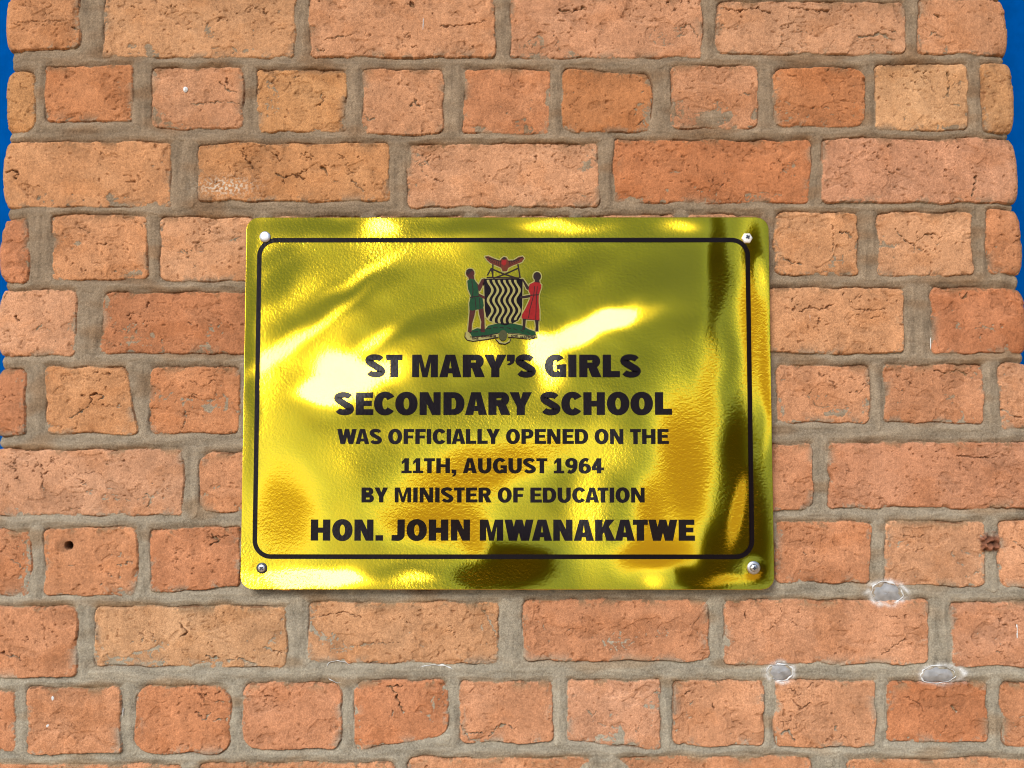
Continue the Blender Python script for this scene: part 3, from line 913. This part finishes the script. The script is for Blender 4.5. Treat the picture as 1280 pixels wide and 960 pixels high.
class Print:
    """collects flat shapes; each shape sits a hair in front of the one before"""
    def __init__(self, y=.00022): self.V = []; self.F = []; self.y = y; self.n = 0

    def add(self, pts, faces):
        b = len(self.V); y = FACE_Y - self.y - .000004 * self.n
        self.n = (self.n + 1) % 12
        self.V += [(p[0], y, p[1]) for p in pts]
        for f in faces: self.F.append([b + i for i in f])

    def poly(self, pts):
        from mathutils.geometry import tessellate_polygon
        tris = tessellate_polygon([[Vector((p[0], p[1], 0)) for p in pts]])
        self.add(pts, [tuple(t_) for t_ in tris])

    def strip(self, A, B, closed=False):
        n = len(A)
        fs = [(i, (i + 1) % n, n + (i + 1) % n, n + i) for i in range(n if closed else n - 1)]
        self.add(list(A) + list(B), fs)

    def build(self, name, mat, parent):
        me = bpy.data.meshes.new(name)
        me.from_pydata(self.V, [], self.F)
        bm = bmesh.new(); bm.from_mesh(me)
        for f in bm.faces:
            f.normal_update()
            if f.normal.y > 0: f.normal_flip()
        bm.to_mesh(me); bm.free()
        co = np.zeros(len(me.vertices) * 3); me.vertices.foreach_get('co', co); co = co.reshape(-1, 3)
        at = me.attributes.new('foil_wave', 'FLOAT_VECTOR', 'POINT')
        at.data.foreach_set('vector', foil_normals(co[:, 0], co[:, 2]).astype(np.float32).ravel())
        return link(name, me, mat, parent)


def P2(px, py):
    x, z = on_plane(np.asarray(px, float), np.asarray(py, float), FACE_Y)
    return x, z - PZ


def round_rect_loop(x0, x1, z0, z1, r, n=12):
    pts = []
    for cx, cz, a0 in ((x1 - r, z1 - r, 0), (x0 + r, z1 - r, 90), (x0 + r, z0 + r, 180), (x1 - r, z0 + r, 270)):
        for k in range(n + 1):
            a = math.radians(a0 + 90 * k / n); pts.append((cx + r * math.cos(a), cz + r * math.sin(a)))
    return pts


bx, bz = P2([317.2, 939.6], [297.4, 699.0])
x_left = (P2([318.5], [500.])[0][0]); x_right = P2([940.2], [500.])[0][0]
LWD = .0052
pr = Print()
pr.strip(round_rect_loop(x_left, x_right, bz[1], bz[0], .021), round_rect_loop(x_left + LWD, x_right - LWD, bz[1] + LWD, bz[0] - LWD, .0155), True)
pr.build('border_line', ink, plaque)

# ---- lettering: heavy grotesque capitals drawn as outlines, cap height 1
def superell(cx, cy, rx, ry, a0, a1, n=30, p=2.1):
    pts = []
    for k in range(n + 1):
        a = math.radians(a0 + (a1 - a0) * k / n)
        ca, sa = math.cos(a), math.sin(a)
        pts.append((cx + rx * math.copysign(abs(ca) ** (2 / p), ca), cy + ry * math.copysign(abs(sa) ** (2 / p), sa)))
    return pts


def glyph(ch, S_, T_):
    """returns width, list of (kind, data). S_ stem thickness, T_ bar thickness"""
    hv = S_ > .28
    o = []
    R = lambda x0, y0, x1, y1: o.append(('p', [(x0, y0), (x1, y0), (x1, y1), (x0, y1)]))
    Pg = lambda *p: o.append(('p', list(p)))
    ring = lambda cx, cy, rx, ry, a0, a1, s=S_, t_=T_, p=2.1: o.append(('s', superell(cx, cy, rx, ry, a0, a1, p=p), superell(cx, cy, rx - s, ry - t_, a0, a1, p=p), abs(a1 - a0) >= 360))
    D = S_ * 1.03
    if ch == 'A':
        w = .94 if hv else .84
        ap = S_ * 1.16
        m_ = w / 2
        Pg((0, 0), (S_ * 1.02, 0), (m_ + .01, .80), (m_, 1), (m_ - ap / 2, 1))
        Pg((w, 0), (w - S_ * 1.02, 0), (m_ - .01, .80), (m_, 1), (m_ + ap / 2, 1))
        R(w * .24, .17, w * .76, .17 + T_ * .9)
    elif ch == 'B':
        w = .87 if hv else .76
        R(0, 0, S_, 1)
        for y0, y1, ww in ((.48, 1, w - .04), (0, .53, w)):
            r = (y1 - y0) / 2
            R(S_ * .9, y1 - T_, ww - r, y1); R(S_ * .9, y0, ww - r, y0 + T_)
            ring(ww - r * 1.0, (y0 + y1) / 2, r, r, -90, 90, S_ * .98, T_ * .98)
    elif ch in 'CG':
        w = (.88 if ch == 'C' else .92) if hv else (.80 if ch == 'C' else .84)
        k_ = 1.08 if ch == 'C' else 1.0
        ring(w * k_ / 2, .5, w * k_ / 2, .52, 35 if ch == 'C' else 40, 322 if ch == 'C' else 318, S_ * 1.03, T_ * 1.05)
        if ch == 'G':
            R(w * .54, .33, w, .33 + T_ * .98)
            R(w - S_ * .82, 0, w, .42)
    elif ch == 'D':
        w = .90 if hv else .82
        R(0, 0, S_, 1)
        r = w * .52
        R(S_ * .9, 1 - T_, w - r, 1); R(S_ * .9, 0, w - r, T_)
        ring(w - r, .5, r, .5, -90, 90, S_ * 1.02, T_)
    elif ch == 'E':
        w = .74 if hv else .68
        R(0, 0, S_, 1); R(S_ * .9, 1 - T_, w, 1); R(S_ * .9, 0, w + .02, T_); R(S_ * .9, .51 - T_ * .46, w - .05, .51 + T_ * .46)
    elif ch == 'F':
        w = .71 if hv else .64
        R(0, 0, S_, 1); R(S_ * .9, 1 - T_, w, 1); R(S_ * .9, .47 - T_ * .46, w - .05, .47 + T_ * .46)
    elif ch == 'H':
        w = .92 if hv else .82
        R(0, 0, S_, 1); R(w - S_, 0, w, 1); R(S_ * .9, .5 - T_ * .52, w - S_ * .9, .5 + T_ * .48)
    elif ch == 'I':
        w = S_; R(0, 0, S_, 1)
    elif ch == 'J':
        w = .62 if hv else .56
        R(w - S_, .3, w, 1)
        ring(w - .36, .30, .36, .315, -90, 0, S_, T_ * 1.1)
        Pg((0, 0), (w - .35, -.015), (w - .35, T_ * 1.08), (0, T_ * 1.08))
    elif ch == 'K':
        w = .95
        R(0, 0, S_, 1)
        Pg((S_ * .8, .30), (w - .05 - S_ * 1.12, 1), (w - .05, 1), (S_ * .8, .30 + .0)) if False else None
        Pg((S_ * .9, .27), (S_ * .9, .56), (w - .06 - S_ * 1.15, 1), (w - .03, 1))
        Pg((w, 0), (w - S_ * 1.2, 0), (S_ * 1.12, .50), (S_ * 1.75, .76))
    elif ch == 'L':
        w = .73 if hv else .64
        R(0, 0, S_, 1); R(S_ * .9, 0, w, T_ * 1.08)
    elif ch == 'M':
        w = 1.10 if hv else 1.0
        s = S_ * .86
        R(0, 0, s, 1); R(w - s, 0, w, 1)
        m_ = w / 2; v_ = S_ * .42
        Pg((s * .6, 1), (s * 1.30, 1), (m_ + v_ * .1, .33), (m_ + v_ * .75, 0), (m_ - v_ * .75, 0), (s * .95, .74))
        Pg((w - s * .6, 1), (w - s * 1.30, 1), (m_ - v_ * .1, .33), (m_ - v_ * .75, 0), (m_ + v_ * .75, 0), (w - s * .95, .74))
    elif ch == 'N':
        w = .90 if hv else .82
        s = S_ * .88
        R(0, 0, s, 1); R(w - s, 0, w, 1)
        Pg((s * .6, 1), (s * 1.18, 1), (w - s * .5, .22), (w - s * .5, 0), (w - s * 1.18, 0), (s * .6, .76))
    elif ch == 'O':
        w = .96 if hv else .86
        ring(w / 2, .5, w / 2, .52, 0, 360, S_ * 1.03, T_ * 1.05)
    elif ch in 'PR':
        w = (.84 if ch == 'P' else .94) if hv else (.74 if ch == 'P' else .80)
        wb = w if ch == 'P' else w - .05
        R(0, 0, S_, 1)
        y0 = .36 if ch == 'P' else .40
        r = (1 - y0) / 2
        R(S_ * .9, 1 - T_, wb - r, 1); R(S_ * .9, y0, wb - r, y0 + T_)
        ring(wb - r, (1 + y0) / 2, r, r, -90, 90, S_ * .98, T_)
        if ch == 'R':
            Pg((w, 0), (w - S_ * 1.15, 0), (wb - r - S_ * .62, y0 + .06), (wb - r + S_ * .42, y0 + .10))
    elif ch == 'S':
        w = .86 if hv else .76
        th = .5 * (S_ * .5 + T_ * .5)
        tt = T_ * .53
        # centre line: two bowls joined by the spine
        rx, ry = w / 2 - S_ * .46, .268 - tt + .012
        up = [(w / 2 + rx * math.cos(math.radians(a)) * 1.0, .737 + ry * math.sin(math.radians(a))) for a in (16, 50, 90, 128, 168, 212)]
        lo = [(w - x, 1 - y) for x, y in up[::-1]]
        cl_ = up + [(w / 2, .5)] + lo
        xs, ys = [p[0] for p in cl_], [p[1] for p in cl_]
        sp = S_ * .47 / tt
        tk = [.92, .98, 1.0, 1.0 + (sp - 1) * .5, sp, sp * .98, sp * .92, sp * .98, sp, 1.0 + (sp - 1) * .5, 1.0, .98, .92]
        k_ = np.arange(13.); kk = np.linspace(0, 12, 73)

        def spl(v):
            v = np.array(v); out = []
            for q_ in kk:
                i_ = min(int(q_), 11); f_ = q_ - i_
                p0, p1, p2, p3 = v[max(i_ - 1, 0)], v[i_], v[i_ + 1], v[min(i_ + 2, 12)]
                out.append(.5 * (2 * p1 + (p2 - p0) * f_ + (2 * p0 - 5 * p1 + 4 * p2 - p3) * f_ ** 2 + (3 * p1 - p0 - 3 * p2 + p3) * f_ ** 3))
            return np.array(out)
        X, Y, TK = spl(xs), spl(ys), spl(tk) * tt
        dx, dy = np.gradient(X), np.gradient(Y)
        ln = np.hypot(dx, dy); nx, ny = -dy / ln, dx / ln
        A = list(zip(X + nx * TK, Y + ny * TK)); B = list(zip(X - nx * TK, Y - ny * TK))
        o.append(('s', A, B, False))
    elif ch == 'T':
        w = .70 if hv else .66
        R(0, 1 - T_, w, 1); R(w / 2 - S_ / 2, 0, w / 2 + S_ / 2, 1 - T_ * .9)
    elif ch == 'U':
        w = .88 if hv else .80
        R(0, .40, S_, 1); R(w - S_, .40, w, 1)
        ring(w / 2, .40, w / 2, .42, 180, 360, S_, T_ * 1.05)
    elif ch == 'W':
        w = 1.36 if hv else 1.20
        s = S_ * 1.02
        q_ = w * .29
        Pg((0, 1), (s, 1), (q_ + s * .52, 0), (q_ - s * .52, 0))
        Pg((q_ - s * .35, 0), (q_ + s * .52, 0), (w / 2 + s * .45, 1), (w / 2 - s * .45, 1))
        Pg((w - q_ + s * .35, 0), (w - q_ - s * .52, 0), (w / 2 - s * .45, 1), (w / 2 + s * .45, 1))
        Pg((w, 1), (w - s, 1), (w - q_ - s * .52, 0), (w - q_ + s * .52, 0))
    elif ch == 'Y':
        w = .95 if hv else .84
        R(w / 2 - S_ / 2, 0, w / 2 + S_ / 2, .46)
        Pg((0, 1), (S_ * 1.12, 1), (w / 2 + .02, .62), (w / 2 + S_ / 2, .44), (w / 2 - S_ / 2, .38))
        Pg((w, 1), (w - S_ * 1.12, 1), (w / 2 - .02, .62), (w / 2 - S_ / 2, .44), (w / 2 + S_ / 2, .38))
    elif ch == 'Z':
        w = .74
        R(0, 1 - T_, w, 1); R(0, 0, w, T_); Pg((0, T_ * .9), (w - S_ * 1.1, 1 - T_ * .9), (w, 1 - T_ * .9), (S_ * 1.1, T_ * .9))
    elif ch == '1':
        w = .62
        R(w * .5 - S_ * .5, T_ * .7, w * .5 + S_ * .5, 1); R(0, 0, w, T_ * .85)
        Pg((w * .5 - S_ * .4, 1), (.02, .78), (.02, .58), (w * .5 - S_ * .4, .74))
    elif ch == '4':
        w = .74
        R(w - .16 - S_, 0, w - .16, 1); R(.0, .20, w, .20 + T_ * .92)
        Pg((0, .20), (S_ * .62, .24), (w - .16 - S_ * .30, .86), (w - .16 - S_ * .15, 1), (w - .16 - S_, 1), (0, .38))
    elif ch in '69':
        w = .74
        fl = (lambda pts: pts) if ch == '6' else (lambda pts: [(w - x, 1 - y) for x, y in pts])
        o.append(('s', fl(superell(w / 2, .315, w / 2, .335, 0, 360)), fl(superell(w / 2, .315, w / 2 - S_ * .98, .335 - T_ * .92, 0, 360)), True))
        o.append(('s', fl(superell(w * .56, .40, w * .56, .62, 62, 182)), fl(superell(w * .56, .40, w * .56 - S_, .62 - T_ * 1.05, 50, 182)), False))
    elif ch == '.':
        w = S_ * 1.02; R(0, 0, w, .26 if hv else .24)
    elif ch == ',':
        w = S_ * 1.05
        R(0, 0, w, .24); Pg((w * .35, .02), (w, .02), (w * .90, -.12), (w * .35, -.24), (w * .05, -.20), (w * .42, -.08))
    elif ch == "'":
        w = S_ * .95
        R(0, .72, w, 1); Pg((w * .3, .74), (w, .74), (w * .85, .62), (w * .3, .52), (0, .57), (w * .42, .66))
    return w, o


BEAR = {**{k: (.035, .035) for k in 'COGQ'}, **{k: (.0, .0) for k in 'AWY'}, **{k: (.085, .03) for k in 'BDP'}, 'C': (.035, .005), 'R': (.085, .0), 'L': (.085, .01),
        'E': (.085, .025), 'F': (.085, .0), 'T': (.02, .02), 'S': (.025, .02), 'J': (.02, .08), 'K': (.085, -.01), '1': (.04, .04), '4': (.0, .03),
        '6': (.04, .04), '9': (.04, .04), '.': (.05, .06), ',': (.05, .06), "'": (.03, .02), 'Z': (.03, .03)}
KERN = {('A', 'T'): -.10, ('L', 'Y'): -.10, ('A', 'W'): -.07, ('W', 'A'): -.07, ('A', 'Y'): -.08, ('Y', 'A'): -.08, ('T', 'A'): -.08, ('P', 'O'): 0,
        ('R', 'Y'): -.03, ('A', 'R'): 0, ('K', 'A'): -.02, ('A', 'K'): 0, ('T', 'W'): .01, ('C', 'A'): -.02, ('F', 'F'): .02, ('I', 'A'): -.03, ('A', 'L'): -.03, ('R', 'D'): 0}


def lettering(text, px0, px1, ytop, ybot, S_, T_, name='lettering', mat=None, parent=None, space=.34, yoff=.00022):
    pen = 0
    items = []
    prev = None
    for ch in text:
        if ch == ' ':
            pen += space; prev = None; continue
        bl, br = (q_ * .7 for q_ in BEAR.get(ch, (.085, .085)))
        w_, o = glyph(ch, S_, T_)
        pen += bl + KERN.get((prev, ch), 0)
        items.append((pen, o))
        pen += w_
        end = pen
        pen += br; prev = ch
    start = items[0][0]
    X0, Z1 = P2([px0], [ytop]); X1, Z0 = P2([px1], [ybot])
    X0, X1, Z0, Z1 = X0[0], X1[0], Z0[0], Z1[0]
    sx = (X1 - X0) / (end - start); sz = Z1 - Z0
    pr = Print(yoff)
    f = lambda p, ox: (X0 + (p[0] + ox - start) * sx, Z0 + p[1] * sz)
    for ox, o in items:
        for it in o:
            if it[0] == 'p': pr.poly([f(p, ox) for p in it[1]])
            else:
                A = [f(p, ox) for p in it[1]]; B = [f(p, ox) for p in it[2]]
                if it[3]: A, B = A[:-1], B[:-1]
                pr.strip(A, B, it[3])
    return pr.build(name, mat or ink, parent or plaque)


lettering("ST MARY'S GIRLS", 456.6, 801, 443.3, 471.4, .35, .25)
lettering('SECONDARY SCHOOL', 417.6, 840.2, 490.2, 518.6, .35, .25)
lettering('WAS OFFICIALLY OPENED ON THE', 421.6, 835.8, 536.2, 555, .275, .205)
lettering('11TH, AUGUST 1964', 501.9, 755, 572.7, 591.6, .275, .205)
lettering('BY MINISTER OF EDUCATION', 452, 805.9, 609.3, 628.2, .275, .205)
lettering('HON. JOHN MWANAKATWE', 388.7, 868.2, 649.3, 676.0, .35, .25)

# ---- coat of arms (coordinates: 960 x 960 over photograph area 560..700, 300..440)
def E2(pts):
    a = np.array(pts, float)
    x, z = P2(560 + a[:, 0] / 960 * 140, 300 + a[:, 1] / 960 * 140)
    return list(zip(x, z))


arms = bpy.data.objects.new('coat_of_arms', None)
COL.objects.link(arms); arms.parent = plaque
cream = print_mat('cream_print', (.26, .23, .075)); green = print_mat('green_print', (.004, .040, .012)); red = print_mat('red_print', (.22, .006, .005))
brown = print_mat('brown_print', (.05, .009, .006)); dark = print_mat('dark_brown_print', (.015, .006, .005)); orange = print_mat('rust_print', (.10, .018, .006))
black = ink


def stroke(pts, hw, closed=False):
    """list of quads along a polyline"""
    out = []
    P = [np.array(p, float) for p in pts]
    if closed: P.append(P[0])
    for a, b_ in zip(P[:-1], P[1:]):
        d = b_ - a; ln = np.linalg.norm(d)
        if ln < 1e-6: continue
        d /= ln; n = np.array([-d[1], d[0]]) * hw
        a2, b2 = a - d * hw * .6, b_ + d * hw * .6
        out.append([tuple(a2 + n), tuple(b2 + n), tuple(b2 - n), tuple(a2 - n)])
    return out


def ell(cx, cy, rx, ry, n=24, a=0):
    return [(cx + rx * math.cos(k / n * 6.2832) * math.cos(a) - ry * math.sin(k / n * 6.2832) * math.sin(a),
             cy + rx * math.cos(k / n * 6.2832) * math.sin(a) + ry * math.sin(k / n * 6.2832) * math.cos(a)) for k in range(n)]


halo = Print(.00012)


def emb(name, polys, mat, layer, outline=True, parent=None):
    pr = Print(.00022 + layer * .00007)
    for p in polys: pr.poly(E2(p))
    if outline:
        for p in polys:
            for q in stroke(p, 9, True): halo.poly(E2(q))
    return pr.build(name, mat, parent or arms)


shield = [(308, 332), (640, 332), (636, 560), (628, 640), (600, 690), (550, 716), (490, 732), (425, 716), (360, 694), (328, 660), (316, 600)]
sh = emb('shield', [shield], black, 0)
pr = Print(.0003)
for k in range(6):
    A, B = [], []
    for q in range(41):
        y = 342 + (372 if 1 <= k <= 4 else 345) * q / 40
        x = 362 + k * 46.5 - 19 * math.cos((y - 345) / 172 * 2 * math.pi)
        A.append((x - 10.5, y)); B.append((x + 10.5, y))
    pr.strip(E2(A), E2(B))
pr.build('wavy_stripe', cream, sh)
emb('hill', [[(190, 800), (205, 775), (250, 756), (320, 765), (345, 735), (420, 716), (490, 728), (560, 716), (640, 735), (690, 765), (745, 785), (752, 815), (690, 818), (600, 800), (520, 796), (430, 800), (300, 822), (205, 828)]], green, 0)
eag = emb('eagle', [[(318, 143), (345, 138), (400, 162), (445, 178), (462, 156), (480, 146), (500, 150), (515, 176), (560, 176), (608, 146), (638, 141), (653, 156), (632, 188), (592, 205), (548, 222), (515, 240), (505, 268), (468, 270), (455, 238), (400, 214), (362, 196), (335, 172)]], orange, 1)
emb('head', [[(462, 158), (480, 144), (498, 152), (496, 164), (470, 168)]], dark, 3, False, eag)
emb('breast', [[(462, 172), (500, 172), (500, 205), (480, 222), (458, 205)]], red, 3, False, eag)
emb('wing_edge', [q for q in stroke([(320, 146), (400, 168), (450, 182)], 4) + stroke([(515, 180), (560, 180), (640, 146)], 4)], dark, 3, False, eag)
tl = []
for ln in ([(368, 244), (480, 292), (590, 326)], [(596, 244), (490, 292), (390, 328)], [(385, 205), (384, 318)], [(600, 210), (618, 322)], [(340, 300), (370, 244), (384, 300)], [(335, 322), (610, 326)]):
    tl += stroke(ln, 6)
emb('crossed_tools', tl, dark, 0, False)
man = emb('man_figure', [ell(190, 285, 36, 38), [(172, 310), (222, 310), (226, 345), (180, 345)],
                         [(232, 350), (262, 385), (290, 335), (312, 335), (296, 395), (272, 440), (250, 420)],
                         [(240, 440), (275, 465), (318, 485), (316, 505), (262, 490)],
                         [(186, 595), (235, 600), (226, 650), (205, 720), (202, 790), (170, 790), (178, 700)],
                         [(262, 595), (304, 585), (312, 680), (316, 790), (280, 790), (285, 700), (268, 640)]], brown, 2)
emb('green_tunic', [[(165, 350), (195, 330), (228, 340), (252, 385), (262, 440), (262, 480), (296, 500), (306, 560), (300, 588), (240, 598), (210, 606), (184, 600), (182, 540), (196, 480), (172, 420)]], green, 3, True, man)
emb('hair', [[(156, 285), (158, 260), (180, 246), (208, 248), (222, 268), (200, 268), (186, 285), (172, 300)]], dark, 4, False, man)
wom = emb('woman_figure', [ell(764, 312, 33, 37), [(745, 335), (782, 335), (784, 368), (742, 368)],
                           [(700, 385), (688, 430), (672, 420), (640, 352), (622, 336), (645, 334), (690, 400)],
                           [(735, 360), (785, 360), (772, 480), (776, 690), (640, 680), (705, 500)], [(700, 470), (712, 490), (650, 500), (618, 500), (620, 484)],
                           [(640, 670), (668, 675), (662, 740), (660, 772), (632, 772), (640, 740)], [(744, 680), (776, 684), (772, 780), (748, 782), (752, 740)]], dark, 2)
emb('red_dress', [[(700, 380), (738, 362), (784, 366), (800, 385), (798, 410), (778, 470), (776, 530), (784, 600), (784, 688), (720, 682), (630, 672), (634, 640), (668, 580), (704, 500), (706, 470), (690, 432)]], red, 3, True, wom)
rib = emb('motto_ribbon', [[(148, 795), (165, 780), (186, 800), (190, 832), (300, 826), (430, 800), (432, 832), (300, 855), (215, 866), (165, 856), (145, 832)],
                           [(408, 852), (440, 856), (470, 880), (500, 878), (520, 856), (540, 842), (530, 872), (490, 892), (440, 886)],
                           [(516, 800), (600, 806), (700, 824), (760, 812), (768, 838), (700, 852), (600, 838), (516, 832)]], cream, 4, False)
emb('ribbon_edge', [q for q in stroke([(148, 795), (145, 832), (165, 858), (215, 868), (300, 857), (432, 834)], 3.5) + stroke([(190, 832), (300, 826), (430, 800)], 3.5)
                    + stroke([(408, 850), (440, 886), (490, 893), (530, 873), (540, 842)], 3.5) + stroke([(516, 832), (600, 838), (700, 852), (766, 838)], 3) + stroke([(516, 800), (600, 806), (700, 824), (760, 812)], 3)], dark, 5, False, rib)
emb('maize_cob', [ell(472, 818, 36, 46)], print_mat('maize_print', (.05, .05, .018)), 5, False)
lettering('ONE', 560 + 205 * .1458, 560 + 262 * .1458, 300 + 834 * .1458, 300 + 854 * .1458, .30, .22, 'motto_lettering', dark, rib, yoff=.00062)
lettering('ZAMBIA', 560 + 285 * .1458, 560 + 415 * .1458, 300 + 815 * .1458, 300 + 836 * .1458, .30, .22, 'motto_lettering', dark, rib, yoff=.00062)
lettering('ONE', 560 + 540 * .1458, 560 + 600 * .1458, 300 + 812 * .1458, 300 + 831 * .1458, .30, .22, 'motto_lettering', dark, rib, yoff=.00062)
lettering('NATION', 560 + 620 * .1458, 560 + 745 * .1458, 300 + 825 * .1458, 300 + 843 * .1458, .30, .22, 'motto_lettering', dark, rib, yoff=.00062)
emb('dress_fold', [q for q in stroke([(742, 400), (735, 470), (700, 600), (690, 670)], 3) + stroke([(765, 400), (758, 480), (752, 680)], 3) + stroke([(706, 474), (776, 470)], 4)], dark, 5, False, wom)
emb('tunic_fold', [q for q in stroke([(205, 350), (215, 430), (208, 500)], 3) + stroke([(232, 500), (240, 590)], 3) + stroke([(190, 492), (262, 482)], 4) + stroke([(270, 500), (275, 585)], 3)], dark, 5, False, man)
emb('feather', [q for k in range(6) for q in stroke([(350 + k * 20, 158 + k * 5), (372 + k * 16, 186 + k * 9)], 2.2) + stroke([(618 - k * 18, 152 + k * 6), (598 - k * 15, 184 + k * 7)], 2.2)], dark, 4, False, eag)
emb('grass_stroke', [q for k in range(9) for q in stroke([(215 + k * 58, 788 - 40 * math.sin(k / 8 * 3.1)), (255 + k * 56, 796 - 44 * math.sin((k + .6) / 8 * 3.1))], 3)], dark, 3, False)
halo.build('pale_outline', cream, arms)

# ---- screws
steel = simple_mat('zinc_screw', (.50, .51, .54), .42, 1.0, nscale=700, namp=.15, bump=.3, bdist=.0003)
white_cap = simple_mat('painted_screw', (.66, .64, .60), .4, 0.2, nscale=700, namp=.1, bump=.3, bdist=.0003)
dark_steel = simple_mat('dark_recess', (.05, .055, .07), .5, .6, nscale=700, namp=.2, bump=0)


def lathe(name, prof, cx, cz, mat, parent, seg=32, hexa=False):
    V, Q = [], []
    for r, y in prof:
        for s in range(seg):
            a = s / seg * 2 * math.pi
            k = 1 / math.cos((a % (math.pi / 3)) - math.pi / 6) * .93 if hexa else 1
            V.append((cx + r * k * math.cos(a), FACE_Y + y, cz + r * k * math.sin(a)))
    for i in range(len(prof) - 1):
        for s in range(seg):
            Q.append((i * seg + s, (i + 1) * seg + s, (i + 1) * seg + (s + 1) % seg, i * seg + (s + 1) % seg))
    me = mesh_np(name, V, Q)
    return link(name, me, mat, parent)


def cross(cx, cz, r, hw, y, ang, parent):
    bm = bmesh.new()
    for k in range(2):
        a = ang + k * math.pi / 2
        d = Vector((math.cos(a), 0, math.sin(a))); n = Vector((-math.sin(a), 0, math.cos(a)))
        c0 = Vector((cx, FACE_Y + y - .00005 * k, cz))
        vs = [bm.verts.new(c0 + d * r * sa + n * hw * sb + Vector((0, dy, 0))) for dy in (0, .0006) for sa, sb in ((-1, -1), (1, -1), (1, 1), (-1, 1))]
        for f in ((0, 1, 2, 3), (4, 7, 6, 5), (0, 4, 5, 1), (1, 5, 6, 2), (2, 6, 7, 3), (3, 7, 4, 0)): bm.faces.new([vs[i] for i in f])
    bmesh.ops.recalc_face_normals(bm, faces=bm.faces[:])
    me = bpy.data.meshes.new('cross_slot'); bm.to_mesh(me); bm.free()
    link('cross_slot', me, dark_steel, parent)


for px, py, r, kind in ((331.5, 296.3, .0058, 'plain'), (933.5, 298, .0056, 'white'), (327.5, 710, .0056, 'pan'), (942, 709.6, .0058, 'hex')):
    x, zc = P2([px], [py]); x, zc = x[0], zc[0]
    if kind == 'plain':
        s = lathe('screw', [(r * 1.12, -.0001), (r * 1.12, -.0009), (r * .98, -.0016), (r * .6, -.0021), (r * .2, -.0023), (0.00001, -.0023)], x, zc, steel, plaque)
    elif kind == 'white':
        s = lathe('screw', [(r * 1.05, -.0001), (r * 1.05, -.0012), (r * .95, -.0020), (r * .7, -.0023), (0.00001, -.0024)], x, zc, white_cap, plaque, hexa=True, seg=36)
        cross(x + .0006, zc + .0012, r * .42, r * .17, -.0027, .6, s)
    elif kind == 'pan':
        s = lathe('screw', [(r * .78, -.0001), (r * .78, -.0014), (r * .66, -.0022), (r * .3, -.0024), (0.00001, -.0025)], x, zc, steel, plaque)
        cross(x, zc, r * .40, r * .13, -.0028, .9, s)
        lathe('washer', [(r * 1.08, -.0001), (r * 1.08, -.0008), (r * .8, -.0009)], x, zc, dark_steel, s)
    else:
        s = lathe('screw', [(r * .72, -.0001), (r * .72, -.0028), (r * .60, -.0036), (0.00001, -.0038)], x, zc, steel, plaque, hexa=True, seg=36)
        cross(x, zc, r * .36, r * .13, -.0041, .0, s)
        lathe('washer', [(r * 1.28, -.0001), (r * 1.25, -.0008), (r * .95, -.0014), (r * .75, -.0015)], x, zc, steel, s)
